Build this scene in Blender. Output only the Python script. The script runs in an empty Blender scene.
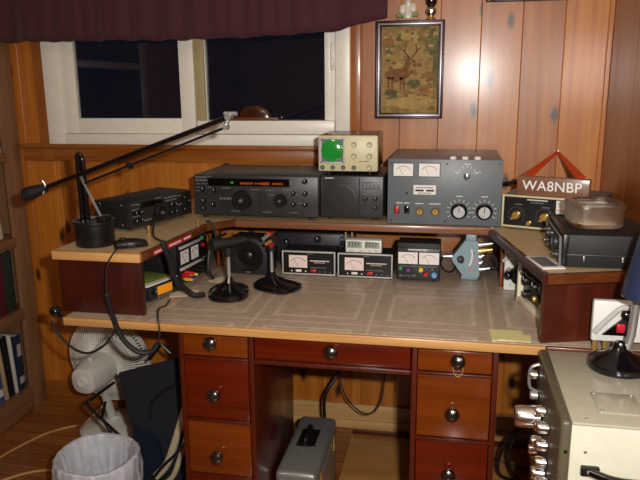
import bpy, bmesh, math, random
from mathutils import Vector, Matrix
random.seed(7)
PI = math.pi
SC = bpy.context.scene
COL = SC.collection

# ------------------------------------------------------------------ camera, world, lights, exposure
cam_d = bpy.data.cameras.new('camera')
cam = bpy.data.objects.new('camera', cam_d)
COL.objects.link(cam)
SC.camera = cam
cam_d.sensor_fit = 'HORIZONTAL'
cam_d.sensor_width = 36.0
cam_d.lens = 677.15 / 640 * 36.0
cam_d.clip_start = 0.02


def cam_axes(yaw, pitch, roll):
    y, p, r = [math.radians(a) for a in (yaw, pitch, roll)]
    F = Vector((-math.sin(y) * math.cos(p), math.cos(y) * math.cos(p), -math.sin(p)))
    X = Vector((math.cos(y), math.sin(y), 0))
    U = X.cross(F)
    return X * math.cos(r) + U * math.sin(r), X * -math.sin(r) + U * math.cos(r), F


CX, CU, CF = cam_axes(11.133, 13.008, -0.53)
CAM_P = Vector((0, 0, 1.38))
cam.matrix_world = Matrix(((CX.x, CU.x, -CF.x, CAM_P.x), (CX.y, CU.y, -CF.y, CAM_P.y),
                           (CX.z, CU.z, -CF.z, CAM_P.z), (0, 0, 0, 1)))

world = bpy.data.worlds.new('night')
SC.world = world
world.use_nodes = True
world.node_tree.nodes['Background'].inputs['Color'].default_value = (0.010, 0.012, 0.020, 1)
world.node_tree.nodes['Background'].inputs['Strength'].default_value = 0.4

# the camera's own flash, just beside its lens
fl = bpy.data.lights.new('camera_flash', 'AREA')
fl.shape = 'RECTANGLE'
fl.size = 0.05
fl.size_y = 0.03
fl.energy = 33.0
fl.color = (1.0, 0.965, 0.92)
flo = bpy.data.objects.new('camera_flash', fl)
COL.objects.link(flo)
flo.location = (0.115, 0.0, 1.45)
flo.rotation_euler = (math.radians(90 - 6), 0, math.radians(5))
# unseen warm fill light under the ceiling, added to lift the ambient light
cl = bpy.data.lights.new('ambient_fill', 'AREA')
cl.shape = 'DISK'
cl.size = 0.5
cl.energy = 7.0
cl.color = (1.0, 0.80, 0.58)
clo = bpy.data.objects.new('ambient_fill', cl)
COL.objects.link(clo)
clo.location = (-0.5, 0.3, 2.30)

SC.view_settings.view_transform = 'Standard'
SC.view_settings.look = 'None'
SC.view_settings.exposure = 0.0
SC.view_settings.gamma = 1.0
SC.view_settings.use_curve_mapping = False


# ------------------------------------------------------------------ materials
def lin(h):
    h = h.lstrip('#')
    out = []
    for i in (0, 2, 4):
        c = int(h[i:i + 2], 16) / 255
        out.append(c / 12.92 if c <= 0.04045 else ((c + 0.055) / 1.055) ** 2.4)
    return tuple(out) + (1,)


class NT:
    """small wrapper for building node trees"""
    def __init__(s, name, rough=0.5, metal=0.0, coat=0.0):
        s.m = bpy.data.materials.new(name)
        s.m.use_nodes = True
        s.t = s.m.node_tree
        s.b = s.t.nodes['Principled BSDF']
        s.b.inputs['Roughness'].default_value = rough
        s.b.inputs['Metallic'].default_value = metal
        s.b.inputs['Coat Weight'].default_value = coat
        s.b.inputs['Coat Roughness'].default_value = 0.15

    def n(s, typ, **kw):
        nd = s.t.nodes.new(typ)
        for k, v in kw.items():
            setattr(nd, k, v)
        return nd

    def l(s, a, b):
        s.t.links.new(a, b)

    def math(s, op, a, b=None, clamp=False):
        nd = s.n('ShaderNodeMath', operation=op, use_clamp=clamp)
        for i, v in enumerate((a, b)):
            if v is None:
                continue
            if isinstance(v, (int, float)):
                nd.inputs[i].default_value = v
            else:
                s.l(v, nd.inputs[i])
        return nd.outputs[0]

    def coord(s, scale=(1, 1, 1), loc=(0, 0, 0)):
        tc = s.n('ShaderNodeTexCoord')
        mp = s.n('ShaderNodeMapping')
        mp.inputs['Scale'].default_value = scale
        mp.inputs['Location'].default_value = loc
        s.l(tc.outputs['Object'], mp.inputs['Vector'])
        return mp.outputs[0]

    def noise(s, vec, scale=5, detail=4, rough=0.5, dist=0.0):
        nd = s.n('ShaderNodeTexNoise')
        nd.inputs['Scale'].default_value = scale
        nd.inputs['Detail'].default_value = detail
        nd.inputs['Roughness'].default_value = rough
        nd.inputs['Distortion'].default_value = dist
        s.l(vec, nd.inputs['Vector'])
        return nd.outputs['Fac']

    def ramp(s, fac, stops):
        nd = s.n('ShaderNodeValToRGB')
        e = nd.color_ramp.elements
        while len(e) < len(stops):
            e.new(0.5)
        for i, (p, c) in enumerate(stops):
            e[i].position = p
            e[i].color = c
        s.l(fac, nd.inputs[0])
        return nd.outputs[0]

    def mix(s, fac, a, b, mode='MIX'):
        nd = s.n('ShaderNodeMix', data_type='RGBA', blend_type=mode)
        for sock, v in ((nd.inputs[0], fac), (nd.inputs[6], a), (nd.inputs[7], b)):
            if isinstance(v, (int, float)):
                sock.default_value = v
            elif isinstance(v, tuple):
                sock.default_value = v
            else:
                s.l(v, sock)
        return nd.outputs[2]

    def col(s, v):
        if isinstance(v, tuple):
            s.b.inputs['Base Color'].default_value = v
        else:
            s.l(v, s.b.inputs['Base Color'])

    def bump(s, h, strength=0.2, dist=0.002):
        nd = s.n('ShaderNodeBump')
        nd.inputs['Strength'].default_value = strength
        nd.inputs['Distance'].default_value = dist
        s.l(h, nd.inputs['Height'])
        s.l(nd.outputs[0], s.b.inputs['Normal'])


def scl(c, f):
    return (min(1, c[0] * f), min(1, c[1] * f), min(1, c[2] * f), 1)


def plain(name, hexc, rough=0.5, metal=0.0, var=0.12, scale=40, coat=0.0, bump=0.0):
    t = NT(name, rough, metal, coat)
    c = lin(hexc)
    v = t.coord()
    nz = t.noise(v, scale, 3)
    t.col(t.ramp(nz, [(0.3, scl(c, 1 - var)), (0.7, scl(c, 1 + var))]))
    if bump:
        t.bump(nz, bump)
    return t.m


def wood(name, dark, light, axis='z', rough=0.35, scale=1.0, coat=0.3, fine=0.35):
    """straight-grained wood, grain running along one object axis"""
    t = NT(name, rough, 0, coat)
    st = {'x': (1.2, 14, 14), 'y': (14, 1.2, 14), 'z': (14, 14, 1.2)}[axis]
    v = t.coord(tuple(a * scale for a in st))
    n1 = t.noise(v, 1.6, 5, 0.55, 0.8)
    sf = {'x': (3, 160, 160), 'y': (160, 3, 160), 'z': (160, 160, 3)}[axis]
    n2 = t.noise(t.coord(tuple(a * scale for a in sf)), 1.0, 3, 0.6)
    f = t.math('ADD', t.math('MULTIPLY', n1, 1 - fine), t.math('MULTIPLY', n2, fine))
    t.col(t.ramp(f, [(0.33, lin(dark)), (0.66, lin(light))]))
    t.bump(n2, 0.08, 0.001)
    return t.m


def pine_wall(name, dark, mid, light, knots=True, pitch=0.14, off=0.083, rough=0.46, ax='x'):
    """vertical pine boards: each board its own tone and grain, with dark knots"""
    t = NT(name, rough, 0, 0.42)
    t.b.inputs['Specular IOR Level'].default_value = 0.6
    t.b.inputs['Coat Roughness'].default_value = 0.21
    tc = t.n('ShaderNodeTexCoord')
    sep = t.n('ShaderNodeSeparateXYZ')
    t.l(tc.outputs['Object'], sep.inputs[0])
    u = sep.outputs['X' if ax == 'x' else 'Y']
    z = sep.outputs['Z']
    idx = t.math('FLOOR', t.math('DIVIDE', t.math('SUBTRACT', u, off), pitch))
    wn = t.n('ShaderNodeTexWhiteNoise', noise_dimensions='1D')
    t.l(idx, wn.inputs['W'])
    rnd = wn.outputs['Value']
    cmb = t.n('ShaderNodeCombineXYZ')
    t.l(u, cmb.inputs[0])
    t.l(t.math('MULTIPLY', idx, 3.7), cmb.inputs[1])
    t.l(z, cmb.inputs[2])
    mp = t.n('ShaderNodeMapping')
    mp.inputs['Scale'].default_value = (13, 1, 0.8)
    t.l(cmb.outputs[0], mp.inputs['Vector'])
    n1 = t.noise(mp.outputs[0], 1.5, 5, 0.55, 1.1)
    mp2 = t.n('ShaderNodeMapping')
    mp2.inputs['Scale'].default_value = (150, 1, 3)
    t.l(cmb.outputs[0], mp2.inputs['Vector'])
    n2 = t.noise(mp2.outputs[0], 1.0, 3)
    f = t.math('ADD', t.math('MULTIPLY', n1, 0.82), t.math('MULTIPLY', n2, 0.18))
    base = t.ramp(f, [(0.30, lin(dark)), (0.5, lin(mid)), (0.72, lin(light))])
    tone = t.math('ADD', t.math('MULTIPLY', rnd, 0.22), 0.88)
    tn = t.n('ShaderNodeCombineXYZ')
    for i in range(3):
        t.l(tone, tn.inputs[i])
    c = t.mix(1.0, base, tn.outputs[0], 'MULTIPLY')
    if knots:
        kc = t.n('ShaderNodeCombineXYZ')
        t.l(t.math('ADD', t.math('MULTIPLY', u, 1 / pitch), t.math('MULTIPLY', idx, 10.0)), kc.inputs[0])
        t.l(t.math('ADD', t.math('MULTIPLY', z, 3.0), t.math('MULTIPLY', idx, 3.37)), kc.inputs[1])
        ns = t.n('ShaderNodeTexNoise')
        ns.inputs['Scale'].default_value = 5
        t.l(kc.outputs[0], ns.inputs['Vector'])
        vm = t.n('ShaderNodeVectorMath', operation='MULTIPLY_ADD')
        vm.inputs[1].default_value = (0.10, 0.05, 0.0)
        t.l(ns.outputs['Color'], vm.inputs[0])
        t.l(kc.outputs[0], vm.inputs[2])
        vo = t.n('ShaderNodeTexVoronoi', voronoi_dimensions='2D')
        vo.inputs['Scale'].default_value = 1.0
        t.l(vm.outputs[0], vo.inputs['Vector'])
        kf = t.ramp(vo.outputs['Distance'], [(0.045, (1, 1, 1, 1)), (0.12, (0, 0, 0, 1))])
        vs = t.n('ShaderNodeSeparateColor')
        t.l(vo.outputs['Color'], vs.inputs[0])
        sel = t.math('GREATER_THAN', vs.outputs[0], 0.35)
        c = t.mix(t.math('MULTIPLY', t.math('MULTIPLY', kf, sel), 0.95), c, lin('#2a1006'))
    t.col(c)
    return t.m


M = {}
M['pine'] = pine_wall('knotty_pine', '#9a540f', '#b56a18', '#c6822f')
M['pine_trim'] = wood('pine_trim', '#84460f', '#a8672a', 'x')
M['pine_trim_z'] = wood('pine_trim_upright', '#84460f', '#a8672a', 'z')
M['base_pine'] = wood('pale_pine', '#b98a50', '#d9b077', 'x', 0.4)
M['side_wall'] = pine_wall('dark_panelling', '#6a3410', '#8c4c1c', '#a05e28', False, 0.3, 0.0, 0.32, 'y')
M['ceil'] = plain('ceiling_paint', '#d8d2c4', 0.9)
M['rear'] = plain('rear_wall_paint', '#b8a488', 0.9)


def floor_mat():
    t = NT('floor_planks', 0.25, 0, 0.3)
    tc = t.n('ShaderNodeTexCoord')
    br = t.n('ShaderNodeTexBrick')
    br.offset = 0.37
    br.inputs['Scale'].default_value = 1.0
    br.inputs['Brick Width'].default_value = 0.9
    br.inputs['Row Height'].default_value = 0.075
    br.inputs['Mortar Size'].default_value = 0.0012
    br.inputs['Color1'].default_value = lin('#8a4f24')
    br.inputs['Color2'].default_value = lin('#a5652f')
    br.inputs['Mortar'].default_value = lin('#3a1c0c')
    t.l(tc.outputs['Object'], br.inputs['Vector'])
    n = t.noise(t.coord((4, 70, 70)), 1.2, 5, 0.6, 0.5)
    g = t.ramp(n, [(0.3, (0.62, 0.62, 0.62, 1)), (0.7, (1.1, 1.1, 1.1, 1))])
    t.col(t.mix(1.0, br.outputs['Color'], g, 'MULTIPLY'))
    return t.m


M['floor'] = floor_mat()
M['plywood'] = wood('plywood', '#a87238', '#c48e4e', 'x', 0.4)


def laminate():
    t = NT('desk_laminate', 0.38, 0, 0.15)
    tc = t.n('ShaderNodeTexCoord')
    sep = t.n('ShaderNodeSeparateXYZ')
    t.l(tc.outputs['Object'], sep.inputs[0])
    P = 0.315

    def cell(o, off):                              # distance from the tile's centre
        a = t.math('FRACT', t.math('DIVIDE', t.math('SUBTRACT', o, off), P))
        return t.math('MULTIPLY', t.math('ABSOLUTE', t.math('SUBTRACT', a, 0.5)), P)
    dx = cell(sep.outputs['X'], -0.235)
    dy = cell(sep.outputs['Y'], 1.635)
    d = t.math('MAXIMUM', dx, dy)
    ring = t.math('LESS_THAN', t.math('ABSOLUTE', t.math('SUBTRACT', d, 0.112)), 0.006)
    edge = t.math('GREATER_THAN', d, 0.1535)
    band = t.math('LESS_THAN', t.math('ABSOLUTE', t.math('SUBTRACT', d, 0.135)), 0.018)
    nz = t.noise(t.coord((30, 30, 30)), 1.2, 6, 0.7)
    nz2 = t.noise(t.coord((9, 9, 9)), 1.0, 3)
    base = t.ramp(nz, [(0.3, lin('#9a8874')), (0.7, lin('#b19f8b'))])
    c = t.mix(t.math('MULTIPLY', band, 0.25), base, lin('#988878'))
    c = t.mix(t.math('MULTIPLY', t.math('MAXIMUM', ring, edge), t.math('MULTIPLY', nz2, 0.75)), c, lin('#cabcab'))
    t.col(c)
    return t.m


M['laminate'] = laminate()
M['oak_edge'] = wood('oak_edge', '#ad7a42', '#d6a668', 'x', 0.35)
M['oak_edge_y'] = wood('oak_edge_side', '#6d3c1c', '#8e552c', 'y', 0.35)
M['wing_top'] = plain('hutch_laminate', '#bda37a', 0.45, 0, 0.1, 60)
M['mahog'] = wood('mahogany_panel', '#30100a', '#47180f', 'z', 0.35, 1, 0.3)
M['mahog_r'] = wood('mahogany_panel_red', '#3e150a', '#581f0f', 'z', 0.32, 1, 0.4)
M['mahog_edge'] = wood('mahogany_edge', '#50260d', '#6e3a18', 'x', 0.3, 1, 0.4)
M['shelf_edge'] = wood('shelf_edge', '#6e4429', '#8a5c40', 'x', 0.35, 1, 0.3)
M['drawer_red'] = wood('drawer_red', '#481003', '#681c06', 'x', 0.22, 1, 0.7)
M['drawer_org'] = wood('drawer_orange', '#5e2405', '#7e3b0d', 'x', 0.22, 1, 0.7)
M['carcass'] = wood('carcass_wood', '#3a1105', '#561a08', 'z', 0.3, 1, 0.4)
M['carcass_dk'] = wood('carcass_inner', '#4a2416', '#65351f', 'z', 0.35, 1, 0.3)
M['bookcase'] = wood('bookcase_oak', '#7a5236', '#96704f', 'z', 0.45, 1, 0.1)
M['bookcase_y'] = wood('bookcase_oak_shelf', '#7a5236', '#96704f', 'y', 0.45, 1, 0.1)
M['vinyl'] = plain('white_vinyl', '#efebdd', 0.35, 0, 0.03)
M['vinyl_tan'] = plain('tan_track', '#a89a70', 0.45, 0, 0.05)
M['black'] = plain('black_plastic', '#131315', 0.35, 0, 0.2, 90)
M['black_m'] = plain('black_matt', '#101012', 0.6, 0, 0.2, 90)
M['black_g'] = plain('black_gloss', '#0b0b0d', 0.12, 0, 0.15, 60, 0.5)
M['rubber'] = plain('black_rubber', '#18181b', 0.5, 0, 0.2)
M['dgrey'] = plain('dark_grey_case', '#252425', 0.42, 0, 0.12, 90)
M['dgrey2'] = plain('charcoal_panel', '#2c2c2e', 0.4, 0, 0.12, 90)
M['mgrey'] = plain('mid_grey', '#606164', 0.45, 0, 0.1)
M['amp_panel'] = plain('slate_panel', '#60676c', 0.42, 0, 0.05, 60)
M['amp_case'] = plain('amp_case', '#85797a', 0.4, 0, 0.06, 60)
M['lgrey'] = plain('light_grey', '#b4b2ae', 0.4, 0, 0.06)
M['white'] = plain('white_plastic', '#dcdad4', 0.4, 0, 0.04)
M['ink'] = plain('white_marking', '#e6e6e2', 0.6, 0, 0.03)
M['ink_dim'] = plain('grey_marking', '#77777a', 0.6, 0, 0.05)
M['cream'] = plain('cream_paint', '#c9c19a', 0.42, 0, 0.05)
M['cream_light'] = plain('pale_cream_plastic', '#e8dfc2', 0.4, 0, 0.04)
M['beige'] = plain('beige_enamel', '#d0cfba', 0.32, 0, 0.04, 30, 0.2)
M['beige_shaded'] = plain('beige_enamel_shaded', '#aca894', 0.3, 0, 0.05, 30, 0.25)  # case enamel darkened for the lid: shade of grazing light put into the colour
M['boxgrey'] = plain('olive_grey_panel', '#57523f', 0.4, 0, 0.06)
M['chrome'] = plain('chrome', '#e4e4e2', 0.2, 1.0, 0.03)
M['steel'] = plain('brushed_steel', '#bcbcba', 0.32, 0.75, 0.06)
M['brass'] = plain('brass', '#d8b060', 0.25, 0.7, 0.06)
M['toolgrey'] = plain('hammered_grey', '#8d8c87', 0.35, 0.45, 0.14, 160, 0.0, 0.15)
M['meter'] = plain('meter_face', '#e4e0da', 0.4, 0, 0.04)
M['meter_warm'] = plain('warm_meter_face', '#e6d3cc', 0.4, 0, 0.04)
M['meter_pink'] = plain('meter_pink', '#d8a8a4', 0.45, 0, 0.1)
M['meter_ink'] = plain('meter_scale', '#7d5b58', 0.6, 0, 0.1)
M['red'] = plain('red_plastic', '#c01822', 0.4, 0, 0.06)
M['red_label'] = plain('red_tape', '#c3202c', 0.35, 0, 0.05)
M['yellow'] = plain('yellow_plastic', '#d8b82c', 0.4)
M['purple'] = plain('purple_plastic', '#6d4a8c', 0.4)
M['green'] = plain('green_plastic', '#3f8a4a', 0.4)
M['bluek'] = plain('blue_plastic', '#6f9fd0', 0.35)
M['grn_cable'] = plain('green_cable', '#1c3a28', 0.5)
M['ribbon'] = plain('orange_ribbon', '#dd4a1a', 0.55, 0, 0.1)
M['sign'] = wood('sign_board', '#6a4532', '#8a6049', 'x', 0.4, 1, 0.2)
M['switch_blue'] = plain('grey_blue_casting', '#829aa1', 0.45, 0.1, 0.06)
M['paper'] = plain('white_paper', '#dedad2', 0.7, 0, 0.03)
M['paper_cream'] = plain('cream_paper', '#d8c8ac', 0.7, 0, 0.05)
M['sticky'] = plain('yellow_note', '#d6cd92', 0.75, 0, 0.04)
M['olive'] = plain('green_booklet', '#7d8c3c', 0.6, 0, 0.15)
M['navy'] = plain('navy_enamel', '#27334d', 0.3, 0, 0.05, 30, 0.3)
M['bag'] = plain('black_canvas', '#0e131d', 0.8, 0, 0.25, 120, 0, 0.3)
M['bag_lt'] = plain('navy_leatherette', '#1d2330', 0.3, 0, 0.2)
M['webbing'] = plain('cream_webbing', '#b5a88a', 0.7, 0, 0.1)
M['fan'] = plain('fan_plastic', '#d6d3c8', 0.4, 0, 0.04)
M['fan_dusty'] = plain('fan_grille', '#dcd8cc', 0.5, 0, 0.08)
M['tan_cord'] = plain('tan_cord', '#b98a52', 0.5)
M['bin'] = plain('bin_plastic', '#c4c6cc', 0.5)
M['dark_glass'] = plain('dark_glass', '#2a1212', 0.08, 0, 0.1, 30, 0.5)
M['fig_white'] = plain('white_ceramic', '#d8d2c4', 0.25, 0, 0.06)
M['fig_green'] = plain('green_ceramic', '#7f8a54', 0.35, 0, 0.15)
M['fig_tan'] = plain('tan_ceramic', '#a88a62', 0.4, 0, 0.12)
M['brown_wood'] = wood('brown_wood', '#5a3018', '#7c4826', 'x', 0.35)
M['brown_dome'] = plain('brown_glaze', '#42200e', 0.2, 0, 0.2, 30, 0.4)
M['picframe'] = plain('dark_frame', '#351a1e', 0.35, 0, 0.1)
M['silver'] = plain('silver_liner', '#b7aeb4', 0.35, 0.5, 0.06)
M['pink'] = plain('pink_marking', '#c27a8e', 0.5)


def flat_emit(name, hexc, strength, rough=0.3):
    t = NT(name, rough)
    c = lin(hexc)
    t.col(scl(c, 0.5))
    t.b.inputs['Emission Color'].default_value = c
    t.b.inputs['Emission Strength'].default_value = strength
    return t.m


M['lcd_orange'] = flat_emit('orange_display', '#e08a1c', 0.55)
M['lcd_amber'] = flat_emit('amber_digits', '#c8501c', 0.28)
M['led_green'] = flat_emit('green_led', '#1f9a3c', 0.5)
M['lcd_dim'] = plain('grey_display', '#8f9a8c', 0.25, 0, 0.1)
M['lcd_black'] = plain('black_window', '#0a0606', 0.12, 0, 0.1)
M['crt'] = plain('green_phosphor', '#1f8f34', 0.12, 0, 0.08, 20, 0.6)


def curtain_mat():
    t = NT('maroon_cloth', 0.85)
    n = t.noise(t.coord((120, 120, 160)), 1.5, 3)
    t.col(t.ramp(n, [(0.3, lin('#3a131a')), (0.7, lin('#4c1d26'))]))
    t.b.inputs['Sheen Weight'].default_value = 0.2
    t.bump(n, 0.15, 0.001)
    return t.m


M['curtain'] = curtain_mat()


def glass_mat(name, tint=(1, 1, 1, 1), rough=0.0, spec=None):
    t = NT(name, rough)
    t.col(tint)
    t.b.inputs['Transmission Weight'].default_value = 1.0
    t.b.inputs['IOR'].default_value = 1.45
    return t.m


M['pane'] = glass_mat('window_glass')
M['dish'] = glass_mat('smoky_glass', (0.97, 0.95, 0.90, 1), 0.3)


def bag_plastic():
    t = NT('white_bin_liner', 0.35)
    n = t.noise(t.coord((10, 10, 6)), 2.0, 5, 0.6, 1.0)
    t.col(t.ramp(n, [(0.3, lin('#b9bcc6')), (0.7, lin('#dcdee6'))]))
    t.b.inputs['Transmission Weight'].default_value = 0.15
    t.bump(n, 0.5, 0.01)
    return t.m


M['liner'] = bag_plastic()


def tapestry():
    t = NT('woven_tapestry', 0.85)
    v = t.coord((1, 1, 1))
    n = t.noise(v, 16, 6, 0.6, 0.6)
    n2 = t.noise(v, 420, 2)
    c = t.ramp(n, [(0.28, lin('#5e4b2c')), (0.42, lin('#8c7040')), (0.55, lin('#a98c54')), (0.7, lin('#9c6a3c'))])
    t.col(t.mix(t.math('MULTIPLY', n2, 0.35), c, lin('#6a5a3a')))
    return t.m


M['tapestry'] = tapestry()
M['tap_brown'] = plain('tapestry_brown', '#7a5230', 0.85, 0, 0.35, 60)
M['tap_green'] = plain('tapestry_green', '#66633c', 0.85, 0, 0.4, 60)
M['tap_gold'] = plain('tapestry_gold', '#a98c54', 0.85, 0, 0.2, 60)
M['tap_rust'] = plain('tapestry_rust', '#8c6238', 0.85, 0, 0.35, 60)


# ------------------------------------------------------------------ mesh helpers
def frame_from(z):
    z = Vector(z).normalized()
    a = Vector((0, 0, 1)) if abs(z.z) < 0.95 else Vector((1, 0, 0))
    x = a.cross(z).normalized()
    return x, z.cross(x), z


def catmull(pts, n=6):
    pts = [Vector(p) for p in pts]
    if len(pts) < 3:
        return pts
    P = [pts[0] * 2 - pts[1]] + pts + [pts[-1] * 2 - pts[-2]]
    out = []
    for i in range(1, len(P) - 2):
        p0, p1, p2, p3 = P[i - 1:i + 3]
        for k in range(n):
            t = k / n
            out.append(0.5 * (2 * p1 + (p2 - p0) * t + (2 * p0 - 5 * p1 + 4 * p2 - p3) * t * t
                              + (3 * p1 - p0 - 3 * p2 + p3) * t ** 3))
    out.append(pts[-1])
    return out


class MB:
    def __init__(s):
        s.bm = bmesh.new()
        s.mi = 0
        s.mats = []

    def use(s, m):
        if m not in s.mats:
            s.mats.append(m)
        s.mi = s.mats.index(m)
        return s

    def _mark(s, faces):
        for f in faces:
            f.material_index = s.mi

    def box(s, x0, x1, y0, y1, z0, z1, b=0.0, seg=2, mat=None):
        r = bmesh.ops.create_cube(s.bm, size=1.0)
        vs = r['verts']
        for v in vs:
            v.co = Vector((x0 + (v.co.x + 0.5) * (x1 - x0), y0 + (v.co.y + 0.5) * (y1 - y0), z0 + (v.co.z + 0.5) * (z1 - z0)))
        fs = list({f for v in vs for f in v.link_faces})
        s._mark(fs)
        if b:
            es = list({e for v in vs for e in v.link_edges})
            r2 = bmesh.ops.bevel(s.bm, geom=es, offset=b, segments=seg, profile=0.5, affect='EDGES')
            s._mark(r2['faces'])
            vs = list({v for f in r2['faces'] for v in f.verts} | {v for v in vs if v.is_valid})
        if mat is not None:
            for v in vs:
                if v.is_valid:
                    v.co = mat @ v.co
        return s

    def ring_sweep(s, rings, closed_ends=True, loop=False):
        rv = [[s.bm.verts.new(p) for p in r] for r in rings]
        n = len(rv[0])
        m = len(rv)
        for i in range(m if loop else m - 1):
            a, b = rv[i], rv[(i + 1) % m]
            for k in range(n):
                f = s.bm.faces.new((a[k], a[(k + 1) % n], b[(k + 1) % n], b[k]))
                f.material_index = s.mi
        if closed_ends and not loop:
            for r, rev in ((rv[0], True), (rv[-1], False)):
                f = s.bm.faces.new(list(reversed(r)) if rev else r)
                f.material_index = s.mi
        return s

    def cyl(s, p, q, r0, r1=None, seg=20):
        p, q = Vector(p), Vector(q)
        r1 = r0 if r1 is None else r1
        x, y, z = frame_from(q - p)
        an = [2 * PI * k / seg for k in range(seg)]
        return s.ring_sweep([[c + (x * math.cos(a) + y * math.sin(a)) * r for a in an] for c, r in ((p, r0), (q, r1))])

    def lathe(s, prof, p=(0, 0, 0), ax=(0, 0, 1), seg=32, close=True):
        p = Vector(p)
        x, y, z = frame_from(ax)
        an = [2 * PI * k / seg for k in range(seg)]
        return s.ring_sweep([[p + z * h + (x * math.cos(a) + y * math.sin(a)) * max(r, 1e-4) for a in an] for r, h in prof], close)

    def tube(s, pts, r, seg=8, smooth=True, n=6, loop=False):
        pts = catmull(pts, n) if smooth else [Vector(p) for p in pts]
        rs = []
        T = []
        m = len(pts)
        for i in range(m):
            a = pts[(i - 1) % m] if loop else pts[max(0, i - 1)]
            b = pts[(i + 1) % m] if loop else pts[min(m - 1, i + 1)]
            T.append((b - a).normalized() if (b - a).length > 1e-9 else Vector((0, 0, 1)))
        x, y, z = frame_from(T[0])
        rad = r if callable(r) else (lambda t: r)
        for i, (c, t) in enumerate(zip(pts, T)):
            x = (x - t * x.dot(t)).normalized()
            y = t.cross(x)
            rr = rad(i / max(1, m - 1))
            rs.append([c + (x * math.cos(2 * PI * k / seg) + y * math.sin(2 * PI * k / seg)) * rr for k in range(seg)])
        return s.ring_sweep(rs, True, loop)

    def coil(s, pts, R, r, turns, seg=5):
        """a coiled cord along a path"""
        path = catmull(pts, 10)
        L = [0]
        for a, b in zip(path, path[1:]):
            L.append(L[-1] + (b - a).length)
        N = turns * 10
        out = []
        x = None
        j = 0
        for i in range(N + 1):
            d = L[-1] * i / N
            while j < len(L) - 2 and L[j + 1] < d:
                j += 1
            t = (d - L[j]) / max(1e-9, L[j + 1] - L[j])
            c = path[j].lerp(path[j + 1], t)
            tg = (path[j + 1] - path[j]).normalized()
            if x is None:
                x = frame_from(tg)[0]
            x = (x - tg * x.dot(tg)).normalized()
            y = tg.cross(x)
            a = 2 * PI * turns * i / N
            out.append(c + (x * math.cos(a) + y * math.sin(a)) * R)
        return s.tube(out, r, seg, False)

    def prism(s, poly, d, org=(0, 0, 0), ux=(1, 0, 0), uy=(0, 0, 1)):
        """a closed outline in the plane (ux, uy) pushed along the vector d"""
        org, ux, uy, d = Vector(org), Vector(ux), Vector(uy), Vector(d)
        a = [org + ux * u + uy * v for u, v in poly]
        return s.ring_sweep([a, [q + d for q in a]])

    def sph(s, c, r, seg=16, sc=(1, 1, 1)):
        mt = Matrix.Translation(Vector(c)) @ Matrix.Diagonal((r * sc[0], r * sc[1], r * sc[2], 1))
        rr = bmesh.ops.create_uvsphere(s.bm, u_segments=seg, v_segments=max(6, seg // 2), radius=1.0, matrix=mt)
        s._mark({f for v in rr['verts'] for f in v.link_faces})
        return s

    def build(s, name, mat=None, parent=None, loc=None, rot=None, sharp=35, kind=None):
        me = bpy.data.meshes.new(name)
        bmesh.ops.recalc_face_normals(s.bm, faces=s.bm.faces[:])
        s.bm.to_mesh(me)
        s.bm.free()
        ms = s.mats if s.mats else [mat]
        for m in ms:
            me.materials.append(M[m] if isinstance(m, str) else m)
        for p in me.polygons:
            p.use_smooth = True
        me.set_sharp_from_angle(angle=math.radians(sharp))
        o = bpy.data.objects.new(name, me)
        COL.objects.link(o)
        if parent:
            o.parent = parent
        if loc:
            o.location = loc
        if rot:
            o.rotation_euler = rot
        if kind:
            o['kind'] = kind
        return o


def tag(o, label, cat, group=None):
    o['label'] = label
    o['category'] = cat
    if group:
        o['group'] = group
    return o


def thing(name, label, cat, loc=(0, 0, 0), rz=0.0, group=None):
    o = bpy.data.objects.new(name, None)
    COL.objects.link(o)
    o.empty_display_size = 0.05
    o.location = loc
    o.rotation_euler = (0, 0, math.radians(rz))
    return tag(o, label, cat, group)


def struct(name, mb, mat=None, parent=None):
    return mb.build(name, mat, parent, kind='structure')


def frame_box(mb, x0, x1, z0, z1, y0, y1, w, b=0.0, wb=None):
    """four bars round a rectangle in the xz plane"""
    wb = w if wb is None else wb
    mb.box(x0, x0 + w, y0, y1, z0, z1, b)
    mb.box(x1 - w, x1, y0, y1, z0, z1, b)
    mb.box(x0 + w, x1 - w, y0, y1, z0, z0 + wb, b)
    mb.box(x0 + w, x1 - w, y0, y1, z1 - w, z1, b)
    return mb


_cache = {}


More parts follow.
